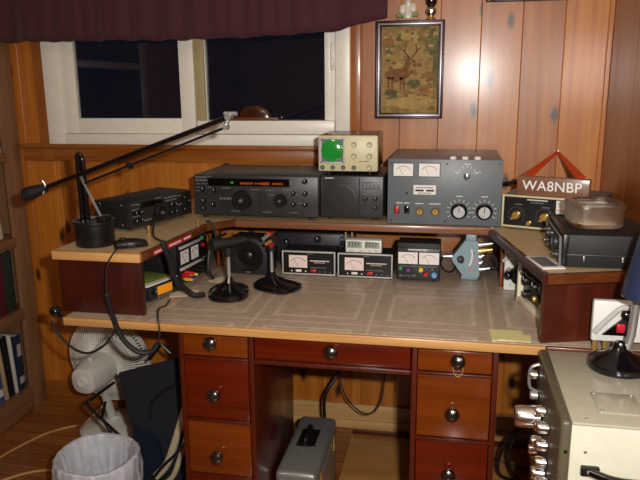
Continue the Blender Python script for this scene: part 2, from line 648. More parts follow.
def knob(parent, u, v, r, d=0.012, style='black', name='knob', label=None, y=0.0):
    """a control knob on a panel that faces -y of its parent"""
    key = (round(r, 4), round(d, 4), style)
    if key not in _cache:
        m = MB()
        if style == 'black':
            m.use('black').lathe([(r, 0), (r, d * 0.7), (r * 0.85, d), (0, d)], (0, 0, 0), (0, -1, 0), 20)
            m.use('ink').box(-r * 0.08, r * 0.08, -d - 0.0006, -d + 0.0004, r * 0.15, r * 0.8)
        elif style == 'tuning':
            m.use('dgrey').lathe([(r * 1.18, 0), (r * 1.18, 0.003)], (0, 0, 0), (0, -1, 0), 32)
            m.use('black').lathe([(r, 0.003), (r, d * 0.8), (r * 0.9, d), (r * 0.55, d), (r * 0.5, d * 0.9), (0, d * 0.9)], (0, 0, 0), (0, -1, 0), 32)
            m.use('mgrey').lathe([(r * 0.22, d * 0.8), (r * 0.2, d * 1.08), (0, d * 1.1)], (0, 0, 0), (0, -1, 0), 16)
        elif style == 'skirt':
            m.use('black_g').lathe([(r * 1.25, 0), (r * 1.25, 0.004), (r, 0.007), (r, d)], (0, 0, 0), (0, -1, 0), 28)
            m.use('steel').lathe([(r * 0.86, d - 0.002), (r * 0.86, d + 0.001), (0, d + 0.001)], (0, 0, 0), (0, -1, 0), 28)
            m.use('black').box(-r * 0.06, r * 0.06, -d - 0.0018, -d - 0.0005, 0, r * 0.8)
        elif style in ('brass', 'chrome', 'cream', 'white', 'mgrey'):
            m.use(style).lathe([(r, 0), (r, d * 0.75), (r * 0.8, d), (0, d)], (0, 0, 0), (0, -1, 0), 20)
            m.use('black_m').lathe([(r * 1.15, 0), (r * 1.15, 0.002)], (0, 0, 0), (0, -1, 0), 20)
            m.use('black').box(-r * 0.1, r * 0.1, -d - 0.0006, -d + 0.0004, r * 0.1, r * 0.8)
        elif style == 'pointer':
            m.use('brass').lathe([(r * 0.8, 0), (r * 0.7, d)], (0, 0, 0), (0, -1, 0), 16)
            m.box(-r * 0.28, r * 0.28, -d * 1.3, -d * 0.3, -r, r, 0.0008, mat=Matrix.Rotation(0.8, 4, 'Y'))
        elif style == 'bar':
            m.use('black').lathe([(r, 0), (r, d * 0.4)], (0, 0, 0), (0, -1, 0), 18)
            m.use('chrome').box(-r * 0.35, r * 0.35, -d, -d * 0.3, -r, r * 1.05, 0.001)
        ob = m.build(name, None, parent)
        _cache[key] = ob.data
    else:
        ob = bpy.data.objects.new(name, _cache[key])
        COL.objects.link(ob)
        ob.parent = parent
    ob.location = (u, y, v)
    if label:
        ob['label'] = label
    return ob


def button(parent, u, v, w, h, mat='dgrey2', name='button', d=0.004, label=None, y=0.0):
    o = MB().box(u - w / 2, u + w / 2, y - d, y + 0.001, v - h / 2, v + h / 2, 0.0008, 1).build(name, mat, parent)
    if label:
        o['label'] = label
    return o


def ticks(mb, u, v, r0, r1, n=11, a0=-135, a1=135, w=0.0012, y=0.0, mat='ink'):
    mb.use(mat)
    for i in range(n):
        a = math.radians(a0 + (a1 - a0) * i / (n - 1))
        c = Vector((u + math.sin(a) * (r0 + r1) / 2, 0, v + math.cos(a) * (r0 + r1) / 2))
        mt = Matrix.Translation((c.x, y, c.z)) @ Matrix.Rotation(a, 4, 'Y')
        mb.box(-w / 2, w / 2, -0.0006, 0.0006, -(r1 - r0) / 2, (r1 - r0) / 2, mat=mt)


def script_line(mb, u0, u1, v, h=0.003, y=0.0, mat='ink', seed=1):
    """a row of small printed marks"""
    rn = random.Random(seed)
    mb.use(mat)
    u = u0
    while u < u1:
        w = rn.uniform(0.5, 1.1) * h
        mb.box(u, min(u + w, u1), y - 0.0005, y + 0.0005, v - h / 2, v + h / 2)
        u += w + h * 0.35


def meter(parent, u0, u1, v0, v1, y=0.0, tint='meter', label=None):
    m = MB().use('black').box(u0 - 0.002, u1 + 0.002, y - 0.002, y + 0.001, v0 - 0.002, v1 + 0.002, 0.0008, 1)
    m.use(tint).box(u0, u1, y - 0.003, y - 0.001, v0, v1)
    w, h = u1 - u0, v1 - v0
    cu, cv = (u0 + u1) / 2, v0 + h * 0.08
    m.use('meter_ink')
    for k in range(9):
        a = math.radians(-48 + 12 * k)
        R = h * 0.72
        if abs(math.sin(a) * R) < w * 0.44:
            mt = Matrix.Translation((cu + math.sin(a) * R, y - 0.003, cv + math.cos(a) * R)) @ Matrix.Rotation(a, 4, 'Y')
            m.box(-h * 0.075, h * 0.075, -0.0005, 0.0005, -h * 0.02, h * 0.02, mat=mt)
    m.use('black')
    a = math.radians(-30)
    mt = Matrix.Translation((cu, y - 0.0032, cv)) @ Matrix.Rotation(a, 4, 'Y')
    m.box(-0.0004, 0.0004, -0.0005, 0.0005, 0, h * 0.66, mat=mt)
    o = m.build('meter', None, parent)
    if label:
        o['label'] = label
    return o


def W(mb, root):
    """the mesh was laid out in room coordinates: bring it into its thing's own frame"""
    mt = (Matrix.Translation(root.location) @ Matrix.Rotation(root.rotation_euler.z, 4, 'Z')).inverted()
    for v in mb.bm.verts:
        v.co = mt @ v.co
    return mb


def part(mb, name, mat, root, label=None, kind=None):
    o = W(mb, root).build(name, mat, root, kind=kind)
    if label:
        o['label'] = label
    return o


# ------------------------------------------------------------------ the room
XL, XR, YB, YF, ZC = -2.06, 0.52, 2.54, -1.4, 2.36
WX0, WX1, WZ0, WZ1 = -1.615, -0.378, 1.15, 1.78
struct('floor', MB().box(XL - .1, XR + .1, YF - .1, YB + .1, -0.05, 0), 'floor')
m = MB()
edges = sorted([0.083 + 0.14 * k for k in range(-16, 4)] + [XL, XR, WX0, WX1])
edges = [e for e in edges if XL <= e <= XR]
for a, b in zip(edges, edges[1:]):
    if b - a < 0.002:
        continue
    mid = (a + b) / 2
    g = 0.0022
    if WX0 < mid < WX1:
        m.box(a, b, YB, YB + 0.05, 0, WZ0, g, 1)
        m.box(a, b, YB, YB + 0.05, WZ1, ZC, g, 1)
    else:
        m.box(a, b, YB, YB + 0.05, 0, ZC, g, 1)
struct('wall_back', m, 'pine')
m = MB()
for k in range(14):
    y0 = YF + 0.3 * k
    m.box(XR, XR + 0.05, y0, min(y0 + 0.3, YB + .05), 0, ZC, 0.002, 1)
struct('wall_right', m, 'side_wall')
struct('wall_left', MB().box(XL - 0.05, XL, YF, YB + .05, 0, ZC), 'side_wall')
struct('wall_front', MB().box(XL - .05, XR + .05, YF - 0.05, YF, 0, ZC), 'rear')
struct('ceiling', MB().box(XL - .1, XR + .1, YF - .1, YB + .1, ZC, ZC + .05), 'ceil')
struct('baseboard_back', MB().box(-0.9, XR, YB - 0.018, YB, 0.0, 0.10, 0.004).box(-0.9, XR, YB - 0.034, YB - 0.018, 0, 0.038, 0.006), 'base_pine')
struct('trim_3', MB().box(-1.755, -0.9, YB - 0.016, YB, 0.0, 0.095, 0.004), 'pine_trim')
# window casing and apron
struct('trim_1', MB().box(WX0 - 0.045, WX0 + 0.004, YB - 0.016, YB + .002, 1.085, 1.83, 0.003)
       .box(WX1 - 0.002, WX1 + 0.038, YB - 0.016, YB + .002, 1.085, 1.83, 0.003), 'pine_trim_z')
struct('trim_2', MB().box(-1.745, WX1 + 0.045, YB - 0.014, YB + .002, 1.08, 1.132, 0.003)
       .box(-1.75, WX1 + 0.05, YB - 0.026, YB + .002, 1.132, 1.15, 0.004), 'pine_trim')

win = bpy.data.objects.new('window_1', None)
COL.objects.link(win)
win.location = ((WX0 + WX1) / 2, YB, WZ0)
win['kind'] = 'structure'
m = MB()
m.box(WX0, WX0 + 0.072, 2.515, 2.60, WZ0, WZ1, 0.003)
m.box(WX1 - 0.055, WX1, 2.515, 2.60, WZ0, WZ1, 0.003)
m.box(WX0 + 0.072, WX1 - 0.055, 2.515, 2.60, WZ0, 1.192, 0.003)
m.box(WX0 + 0.072, WX1 - 0.055, 2.515, 2.60, WZ1 - 0.04, WZ1, 0.003)
part(m, 'window_frame', 'vinyl', win, kind='structure')
m = frame_box(MB(), -1.541, -0.985, 1.193, 1.74, 2.525, 2.555, 0.058, 0.003, 0.060)
s1 = part(m, 'window_sash', 'vinyl', win, kind='structure')
m = frame_box(MB(), -0.984, -0.434, 1.193, 1.74, 2.548, 2.575, 0.040, 0.002, 0.052).box(-0.975, -0.436, 2.516, 2.55, 1.194, 1.2445, 0.002)
m.box(-0.478, -0.455, 2.545, 2.575, 1.245, 1.72, 0.002)
s2 = part(m, 'window_sash', 'vinyl', win, kind='structure')
part(MB().box(-0.985, -0.945, 2.533, 2.546, 1.246, 1.738, 0.002), 'window_track', 'vinyl_tan', win, kind='structure')
m = MB().box(-1.485, -1.041, 2.538, 2.542, 1.25, 1.685)
part(m, 'window_pane', 'pane', win, kind='structure')
m = MB().box(-0.945, -0.476, 2.558, 2.562, 1.243, 1.72)
part(m, 'window_pane', 'pane', win, kind='structure')
m = MB().box(-0.452, -0.436, 2.53, 2.547, 1.43, 1.525, 0.003).box(-0.449, -0.440, 2.518, 2.532, 1.44, 1.475, 0.003)
part(m, 'window_latch', 'vinyl', win, kind='structure')

# ------------------------------------------------------------------ curtain
val = thing('curtain_valance', 'dark maroon gathered cloth valance across the top of the window', 'curtain', (-1.0, 2.50, 1.55))
prof = [(-1.752, 1.548), (-1.40, 1.545), (-0.958, 1.541), (-0.75, 1.545), (-0.60, 1.549), (-0.47, 1.555), (-0.40, 1.565), (-0.30, 1.586), (-0.236, 1.598)]


def zb(x):
    for (a, za), (b, zb_) in zip(prof, prof[1:]):
        if x <= b:
            return za + (zb_ - za) * max(0, (x - a)) / (b - a)
    return prof[-1][1]


m = MB()
NX, NZ = 240, 10
grid = []
for i in range(NX + 1):
    x = -1.752 + (1.752 - 0.236) * i / NX
    rip = 0.42 * math.sin(x * 47 + 2.3 * math.sin(x * 6.3)) + 0.3 * math.sin(x * 83 + 3.0 * math.sin(x * 9.1)) + 0.25 * math.sin(x * 19)
    row = []
    for k in range(NZ + 1):
        t = k / NZ
        row.append(m.bm.verts.new((x, 2.435 - 0.014 * rip * (1 - 0.45 * t), zb(x) + 0.004 * rip * (1 - t) + t * (1.84 - zb(x)))))
    grid.append(row)
for i in range(NX):
    for k in range(NZ):
        m.bm.faces.new((grid[i][k], grid[i + 1][k], grid[i + 1][k + 1], grid[i][k + 1]))
cloth = part(m, 'cloth', 'curtain', val)
sm = cloth.modifiers.new('thick', 'SOLIDIFY')
sm.thickness = 0.004
part(MB().cyl((-1.758, 2.46, 1.80), (-0.23, 2.46, 1.80), 0.008).box(-1.755, -1.735, 2.455, 2.54, 1.79, 1.81).box(-0.255, -0.235, 2.455, 2.54, 1.79, 1.81),
     'curtain_rod', 'white', val)

# ------------------------------------------------------------------ bookcase and books
bk = thing('bookcase', 'tall oak bookcase against the left wall, its end beside the window', 'bookcase', (-1.9, 1.9, 0))
BX, B0, B1 = -1.76, 1.30, 2.53
part(MB().box(-2.05, BX - 0.018, B1 - 0.02, B1, 0, 2.0, 0.002).box(-2.05, BX - 0.018, B0, B0 + 0.02, 0, 2.0, 0.002)
     .box(-2.055, -2.045, B0, B1, 0, 2.0), 'case', 'bookcase', bk)
part(MB().box(BX - 0.02, BX, B1 - 0.095, B1, 0, 2.0, 0.003), 'stile', 'bookcase', bk)
part(MB().box(BX - 0.02, BX, B0, B0 + 0.08, 0, 2.0, 0.003), 'stile', 'bookcase', bk)
for zt, th in ((0.106, 0.10), (0.462, 0.044), (0.770, 0.038), (1.118, 0.036), (1.50, 0.036), (2.0, 0.036)):
    part(MB().box(-2.045, BX - 0.021, B0 + 0.021, B1 - 0.021, zt - 0.022, zt, 0.001).box(BX - 0.02, BX + 0.001, B0 + 0.078, B1 - 0.093, zt - th, zt + 0.001, 0.002), 'shelf', 'bookcase_y', bk)


def book(y0, y1, z0, h, colr, label, lean=0.0, depth=0.19, pages='paper_cream', band=None, group=None):
    b = thing('book', label, 'book', (BX - 0.025, (y0 + y1) / 2, z0 + 0.0022), 0, group)
    hw = (y1 - y0) / 2
    mt = Matrix.Rotation(lean, 4, 'X')
    dz = abs(math.sin(lean)) * hw
    c = MB().box(-depth, 0, -hw, -hw + 0.0025, 0, h, 0.0008, 1).box(-depth, 0, hw - 0.0025, hw, 0, h, 0.0008, 1).box(-0.004, 0.002, -hw, hw, 0, h, 0.0015, 2)
    if band:
        c.use(colr)
        for f in c.bm.faces:
            f.material_index = 0
        c.use(band).box(0.0015, 0.0028, -hw * 0.75, hw * 0.75, h * 0.12, h * 0.24)
        c.box(0.0015, 0.0028, -hw * 0.6, hw * 0.6, h * 0.62, h * 0.84)
    pg = MB().box(-depth + 0.004, -0.004, -hw + 0.0025, hw - 0.0025, 0.003, h - 0.004)
    for mb_, nm, mm in ((c, 'cover', colr), (pg, 'pages', pages)):
        for v in mb_.bm.verts:
            v.co = mt @ v.co + Vector((0, 0, dz))
        mb_.build(nm, mm, b)
    return b


for nm, hx in (('book_navy', '#1d2b45'), ('book_blue', '#3f5f92'), ('book_maroon', '#5e1f30'), ('book_green', '#20382e'), ('book_black', '#17171b'), ('book_tan', '#c2a578'), ('book_cream', '#d6cfae')):
    M[nm] = plain(nm, hx, 0.5, 0, 0.08)
book(2.385, 2.425, 0.106, 0.245, 'book_navy', 'dark navy book at the window end of the lowest bookcase shelf', 0.0, band='lgrey')
book(2.362, 2.376, 0.106, 0.262, 'white', 'thin white book beside the dark navy one on the lowest shelf', 0.06)
book(2.325, 2.352, 0.106, 0.27, 'book_black', 'black book between thin white and tan books on lowest shelf', 0.07)
book(2.296, 2.312, 0.106, 0.278, 'book_tan', 'thin tan book leaning on a black one on lowest shelf', 0.09)
book(2.245, 2.282, 0.106, 0.25, 'book_blue', 'bright blue book at the near end of the lowest shelf in view', 0.05, band='paper')
book(2.366, 2.425, 0.462, 0.255, 'book_green', 'dark green binder at the window end of the middle shelf', 0.0)
book(2.303, 2.362, 0.462, 0.25, 'book_maroon', 'maroon binder beside the dark green one on middle shelf', 0.0)
book(2.238, 2.299, 0.462, 0.235, 'book_black', 'black binder left of the maroon binder on middle shelf', 0.0)
book(2.352, 2.392, 0.770, 0.185, 'book_cream', 'cream book leaning on the shelf level with the microphone head', 0.13)
st = thing('paper_stack', 'small pile of white papers on the upper bookcase shelf', 'papers', (-1.87, 2.36, 1.118))
for k in range(3):
    part(MB().box(-1.95 + .004 * k, -1.772, 2.30 + .006 * k, 2.425 - .004 * k, 1.1202 + .012 * k, 1.1312 + .012 * k, 0.001), 'paper_bundle', ['lgrey', 'paper', 'paper_cream'][k], st)

# ------------------------------------------------------------------ pictures and figurines on the wall
pic = thing('picture_frame', 'framed brown woven tapestry of a stag among trees on pine wall', 'picture', (-0.163, 2.54, 1.254))
PX0, PX1, PZ0, PZ1 = -0.284, -0.042, 1.254, 1.594
part(frame_box(MB(), PX0, PX1, PZ0, PZ1, 2.500, 2.54, 0.008, 0.002), 'frame', 'picframe', pic)
part(frame_box(MB(), PX0 + 0.008, PX1 - 0.008, PZ0 + .008, PZ1 - .008, 2.506, 2.535, 0.006, 0.001), 'liner', 'silver', pic)
part(frame_box(MB(), PX0 + 0.014, PX1 - 0.014, PZ0 + .014, PZ1 - .014, 2.510, 2.535, 0.005, 0.001), 'inner_frame', 'picframe', pic)
m = MB().use('tapestry').box(PX0 + .016, PX1 - .016, 2.529, 2.537, PZ0 + .016, PZ1 - .016)


def blob(mb, mat, cx, cz, rx, rz, k, seed, n=18):
    rn = random.Random(seed)
    pts = []
    for i in range(n):
        a = 2 * PI * i / n
        q = rn.uniform(0.72, 1.12)
        pts.append((cx + math.cos(a) * rx * q, cz + math.sin(a) * rz * q))
    mb.use(mat).prism(pts, (0, 0.001, 0), (0, 2.5284 - 0.00002 * k, 0))


for q, (mt_, cx, cz, rx, rz) in enumerate((
        ('tap_green', -0.085, 1.52, .022, .052), ('tap_green', -0.072, 1.44, .012, .08), ('tap_rust', -0.245, 1.52, .022, .036), ('tap_green', -0.238, 1.49, .016, .02),
        ('tap_gold', -0.17, 1.545, .04, .02), ('tap_gold', -0.16, 1.31, .085, .028), ('tap_green', -0.225, 1.34, .03, .022), ('tap_rust', -0.105, 1.355, .03, .018),
        ('tap_brown', -0.205, 1.405, .05, .024), ('tap_green', -0.148, 1.375, .032, .018), ('tap_gold', -0.205, 1.44, .02, .012), ('tap_rust', -0.10, 1.40, .026, .02))):
    blob(m, mt_, cx, cz, rx, rz, q, q)
rn = random.Random(12)
for q in range(90):
    cx, cz = rn.uniform(PX0 + .03, PX1 - .03), rn.uniform(PZ0 + .03, PZ1 - .03)
    blob(m, rn.choice(['tap_gold', 'tap_green', 'tap_rust', 'tap_gold', 'tap_gold', 'tap_brown']) if cz < 1.47 else rn.choice(['tap_gold', 'tap_gold', 'tap_green']), cx, cz, rn.uniform(.004, .012), rn.uniform(.003, .008), q + 14, 100 + q, 10)
m.use('tap_brown')                                        # the stag: body, neck, head, legs, antlers
D0 = (0, 2.5262, 0)
m.prism([(-.245, 1.395), (-.19, 1.39), (-.172, 1.405), (-.158, 1.45), (-.142, 1.447), (-.14, 1.455), (-.158, 1.468), (-.172, 1.462), (-.188, 1.43), (-.235, 1.428), (-.25, 1.415)], (0, .001, 0), D0)
for lx in (-.242, -.228, -.198, -.186):
    m.prism([(lx, 1.345), (lx + .006, 1.345), (lx + .009, 1.40), (lx, 1.40)], (0, .001, 0), D0)
for a in (((-.163, 2.5262, 1.466), (-.18, 2.5262, 1.49), (-.176, 2.5262, 1.515)), ((-.158, 2.5262, 1.466), (-.14, 2.5262, 1.488), (-.142, 2.5262, 1.515)), ((-.178, 2.5262, 1.485), (-.195, 2.5262, 1.50)), ((-.143, 2.5262, 1.485), (-.126, 2.5262, 1.502))):
    m.tube(a, 0.0022, 5)
part(m, 'tapestry', None, pic)

hp = thing('picture_frame', 'dark framed picture at the top right, cut by the photo edge', 'picture', (0.23, 2.54, 1.648))
part(frame_box(MB(), 0.095, 0.372, 1.648, 2.05, 2.515, 2.54, 0.02, 0.003), 'frame', 'picframe', hp)
part(MB().box(0.11, 0.36, 2.527, 2.537, 1.66, 2.04), 'print', 'tapestry', hp)

fg = thing('figurine', 'white ceramic figurine with green leaves standing on the tapestry frame', 'figurine', (-0.172, 2.520, 1.5945))
part(MB().box(-.212, -.134, 2.503, 2.538, 1.5945, 1.602, 0.003), 'base', 'fig_tan', fg)
m = MB().lathe([(0.016, 0), (0.018, .018), (0.012, .036), (0.015, .052), (0.007, .066), (0.0005, .068)], (-.172, 2.520, 1.601), seg=16)
m.sph((-.172, 2.520, 1.678), 0.014, 14)
m.sph((-.190, 2.516, 1.630), 0.013, 10, (1, .7, 1.5)).sph((-.154, 2.516, 1.634), 0.012, 10, (1, .7, 1.6))
part(m, 'figure', 'fig_white', fg)
m = MB()
rn = random.Random(4)
for k in range(12):
    m.sph((-.206 + .006 * k, 2.514, 1.607 + rn.uniform(0, .02)), 0.007, 8, (1.2, .7, .9))
part(m, 'leaves', 'fig_green', fg)
ol = thing('oil_lamp', 'small dark glass oil lamp with silver collar on the tapestry frame', 'lamp', (-0.092, 2.519, 1.5945))
part(MB().lathe([(0.016, 0), (0.017, .004), (0.009, .010), (0.009, .014)], (-.092, 2.519, 1.5945), seg=24), 'foot', 'brass', ol)
part(MB().lathe([(0.010, .013), (0.0190, .022), (0.0200, .032), (0.014, .042), (0.009, .046)], (-.092, 2.519, 1.5945), seg=28), 'font', 'chrome', ol)
part(MB().lathe([(0.013, .045), (0.0200, .056), (0.0200, .070), (0.013, .085), (0.009, .12), (0.0085, .12)], (-.092, 2.519, 1.5945), seg=28), 'chimney', 'dark_glass', ol)

dm = thing('trinket', 'low brown dome on a flat brown strip standing on the window ledge', 'ornament', (-0.755, 2.536, 1.245))
part(MB().box(-0.852, -0.655, 2.518, 2.554, 1.2448, 1.2568, 0.003), 'strip', 'brown_wood', dm)
m = MB().lathe([(0.064, 0), (0.062, .011), (0.050, .031), (0.029, .042), (0.0, .046)], (0, 0, 0), seg=28)
for v in m.bm.verts:
    v.co = Vector((v.co.x + .008, v.co.y * .22, v.co.z + .0117))
m.build('dome', 'brown_dome', dm)

# ------------------------------------------------------------------ desk
dk = thing('desk', 'wooden kneehole desk with tiled laminate top and red-brown drawers', 'desk', (-0.28, 1.62, 0))
part(MB().box(-1.036, 0.512, 1.616, 2.535, 0.738, 0.758, 0.001), 'desktop', 'laminate', dk)
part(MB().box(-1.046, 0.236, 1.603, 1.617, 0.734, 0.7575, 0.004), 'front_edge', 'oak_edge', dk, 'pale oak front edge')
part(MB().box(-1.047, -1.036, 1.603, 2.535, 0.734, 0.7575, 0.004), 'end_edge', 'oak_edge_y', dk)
part(MB().box(0.236, 0.512, 1.603, 1.617, 0.734, 0.7575, 0.003), 'front_edge', 'mahog_edge', dk)
M['knob_dark'] = plain('dark_metal_knob', '#6a6662', 0.20, 0.95, 0.06)


def desk_knob(parent, x, z, y):
    return part(MB().lathe([(0.010, 0), (0.009, 0.006), (0.0175, 0.012), (0.0188, 0.018), (0.0165, 0.025), (0.009, 0.030), (0, 0.031)], (x, y, z), (0, -1, 0), 28), 'knob', 'knob_dark', parent)


def drawer(x0, x1, z0, z1, mat, kx, kz, yf=1.626):
    d_ = part(MB().box(x0, x1, yf, yf + 0.018, z0, z1, 0.003), 'drawer', mat, dk)
    k = MB().lathe([(0.010, 0), (0.009, 0.006), (0.0175, 0.012), (0.0188, 0.018), (0.0165, 0.025), (0.009, 0.030), (0, 0.031)], (kx, yf, kz), (0, -1, 0), 28)
    W(k, dk).build('knob', 'knob_dark', d_)


def pedestal(x0, x1, rows, yb=2.07):
    c = MB()
    c.use('carcass').box(x0, x0 + 0.014, 1.628, yb, 0, 0.735, 0.002).box(x1 - 0.014, x1, 1.628, yb, 0, 0.735, 0.002)
    c.box(x0 + .014, x1 - .014, yb - 0.012, yb, 0, 0.735)
    zs = [r[0] for r in rows] + [rows[0][1]]
    for z0, z1, mt_, kx, kz in rows:
        c.box(x0 + .013, x1 - .013, 1.619, 1.66, z0 - 0.010, z0 - 0.0015, 0.003)
    c.box(x0 + .013, x1 - .013, 1.628, 1.66, 0.724, 0.735)
    c.box(x0 + .013, x1 - .013, 1.64, 1.655, 0.0, 0.10)
    part(c, 'pedestal', None, dk)
    for z0, z1, mt_, kx, kz in rows:
        drawer(x0 + 0.0155, x1 - 0.0155, z0, z1, mt_, kx, kz)


pedestal(-0.717, -0.505, [(0.664, 0.723, 'drawer_org', -0.619, 0.706), (0.480, 0.653, 'drawer_red', -0.616, 0.555), (0.308, 0.469, 'drawer_org', -0.615, 0.369), (0.115, 0.297, 'drawer_red', -0.613, 0.21)])
pedestal(-0.085, 0.130, [(0.666, 0.723, 'drawer_org', 0.031, 0.702), (0.484, 0.655, 'drawer_org', 0.021, 0.557), (0.302, 0.473, 'drawer_red', 0.017, 0.384), (0.115, 0.291, 'drawer_red', 0.02, 0.21)])
drawer(-0.502, -0.088, 0.664, 0.728, 'drawer_red', -0.292, 0.702, 1.630)
part(MB().box(-0.504, -0.086, 1.622, 1.66, 0.651, 0.6625, 0.003).box(-0.50, -0.09, 1.65, 2.05, 0.66, 0.668), 'drawer_rail', 'mahog_r', dk)
part(MB().box(0.268, 0.300, 1.80, 1.832, 0, 0.735, 0.003), 'leg', 'pine_trim_z', dk)
m = MB().cyl((-1.072, 1.612, 0.774), (-1.044, 1.618, 0.746), 0.006, 0.005, 10).sph((-1.068, 1.612, 0.772), 0.0165, 16, (1, 1, .85))
part(m, 'side_hook', 'black_g', dk, 'black hook knob at the left end')

rb = tag(MB().tube([(0.031 + 0.012 * math.sin(a), 1.606 - 0.004 * abs(math.sin(a)), 0.686 - 0.022 * math.cos(a) * 1.0) for a in [2 * PI * k / 18 for k in range(18)]], 0.0012, 6, False, loop=True)
         .build('rubber_band', 'tan_cord'), 'tan rubber band hanging from the top right drawer knob', 'rubber band')

# ------------------------------------------------------------------ hutch: raised shelf with two wings on the desk
ht = thing('desk_hutch', 'raised wooden shelf wrapping three sides of the desk top', 'shelf', (-0.3, 2.1, 0.758))
ST, SB = 0.938, 0.913


def slab(poly, z0, z1, mb=None):
    return (mb or MB()).prism(poly, (0, 0, z1 - z0), (0, 0, z0), (1, 0, 0), (0, 1, 0))


part(slab([(-1.074, 1.637), (-.818, 1.650), (-.784, 2.045), (-.708, 2.138), (-.708, 2.53), (-1.074, 2.53)], SB + 0.002, ST), 'left_shelf', 'wing_top', ht)
part(MB().box(-1.0765, -.816, 1.632, 1.650, SB, ST + .0005, 0.004), 'shelf_front', 'oak_edge', ht, 'pale oak front edge of the left wing')
e1, e2, e3 = Vector((-.816, 1.645, 0)), Vector((-.782, 2.045, 0)), Vector((-.706, 2.138, 0))
m = MB()
for a, b in ((e1, e2), (e2, e3)):
    d_ = (b - a).normalized()
    nrm = Vector((d_.y, -d_.x, 0))
    m.prism([(0, SB), (0.006, SB + .004), (0.006, ST - .004), (0, ST + .0004), (-0.006, ST + .0004), (-.006, SB)], b - a, a, nrm, (0, 0, 1))
part(m, 'shelf_edge', 'mahog_edge', ht)
part(MB().box(-.708, 0.135, 2.136, 2.53, SB + .001, ST), 'rear_shelf', 'wing_top', ht)
part(MB().box(-.708, 0.128, 2.124, 2.138, SB, ST + .0004, 0.005), 'shelf_edge', 'shelf_edge', ht)
part(slab([(0.233, 1.605), (0.511, 1.69), (0.511, 2.53), (0.132, 2.53), (0.132, 2.10)], SB + .002, ST), 'right_shelf', 'wing_top', ht)
m = MB()
for a, b in ((Vector((0.225, 1.602, 0)), Vector((0.123, 2.098, 0))),):
    d_ = (b - a).normalized()
    nrm = Vector((-d_.y, d_.x, 0))
    m.prism([(0, SB), (0.006, SB + .004), (0.006, ST - .004), (0, ST + .0004), (-0.010, ST + .0004), (-.010, SB)], b - a, a, nrm, (0, 0, 1))
part(m, 'shelf_edge', 'mahog', ht)
a, b = Vector((0.227, 1.600, 0)), Vector((0.512, 1.687, 0))
d_ = (b - a).normalized()
part(MB().prism([(0, SB - .001), (-.008, SB + .004), (-.008, ST - .005), (-.003, ST + .0006), (.012, ST + .0006), (.012, SB - .001)], b - a, a, Vector((-d_.y, d_.x, 0)), (0, 0, 1)), 'shelf_front', 'mahog_edge', ht)
part(MB().box(-1.070, -.822, 1.651, 1.669, 0.7582, SB + .002, 0.001), 'front_panel', 'mahog', ht)
part(MB().box(-1.070, -1.052, 1.669, 2.50, 0.7582, SB + .002, 0.001), 'side_panel', 'mahog', ht)
a, b = Vector((0.226, 1.625, 0)), Vector((0.511, 1.712, 0))
d_ = (b - a).normalized()
part(MB().prism([(0, 0.7582), (0.014, 0.7582), (0.014, SB + .002), (0, SB + .002)], b - a, a, Vector((-d_.y, d_.x, 0)), (0, 0, 1)), 'front_panel', 'mahog_r', ht, 'red-brown front panel of the right wing')
for x0, y0 in ((-0.792, 2.165), (0.156, 2.085)):
    part(MB().box(x0, x0 + 0.010, y0, y0 + 0.035, 0.7582, SB + .002, 0.002), 'post', 'drawer_org', ht)
for k, (y0, y1) in enumerate(((1.700, 1.765), (1.783, 1.868), (1.875, 1.932))):
    t0, t1 = (y0 - 1.645) / 0.4, (y1 - 1.645) / 0.4
    pa, pb = e1.lerp(e2, t0), e1.lerp(e2, t1)
    dv = pb - pa
    nrm = Vector((dv.y, -dv.x, 0)).normalized()
    lab = thing('label_strip', ['red tape label nearest the front on the left shelf edge', 'longest red tape label, middle one on left shelf edge', 'red tape label farthest back on the left shelf edge'][k], 'label', tuple(pa + Vector((0, 0, .925))), 0, 'red tape labels')
    mb = MB().prism([(0.0055, 0.918), (0.0068, 0.918), (0.0068, 0.933), (0.0055, 0.933)], dv, pa, nrm, (0, 0, 1))
    part(mb, 'tape', 'red_label', lab)
    mb = MB()
    rn = random.Random(k)
    t = 0.08
    while t < 0.9:
        w = rn.uniform(.03, .06)
        mb.prism([(0.0066, 0.9225), (0.0072, 0.9225), (0.0072, 0.9285), (0.0066, 0.9285)], dv * w, pa + dv * t, nrm, (0, 0, 1))
        t += w + .035
    part(mb, 'lettering', 'ink', lab)


# ------------------------------------------------------------------ equipment on the raised shelf
def case(root, w, h, d, mat, panel=None, pd=0.006, foot=0.010, b=0.003, marks=None):
    """a box of electronics: case, front panel and feet; front at y = 0 of its root, bottom at z = 0"""
    MB().box(0, w, pd, d, foot, foot + h, b).build('case', mat, root)
    if panel:
        fp = MB().use(panel).box(0.001, w - 0.001, 0, pd + .001, foot + .001, foot + h - .001, 0.002)
        if marks:
            marks(fp)
        fp.build('front_panel', None, root)
    for x in (0.03, w - 0.03):
        for y in (0.03, d - 0.03):
            MB().cyl((x, y, 0.0004), (x, y, foot + .001), 0.008, 0.009, 12).build('foot', 'rubber', root)


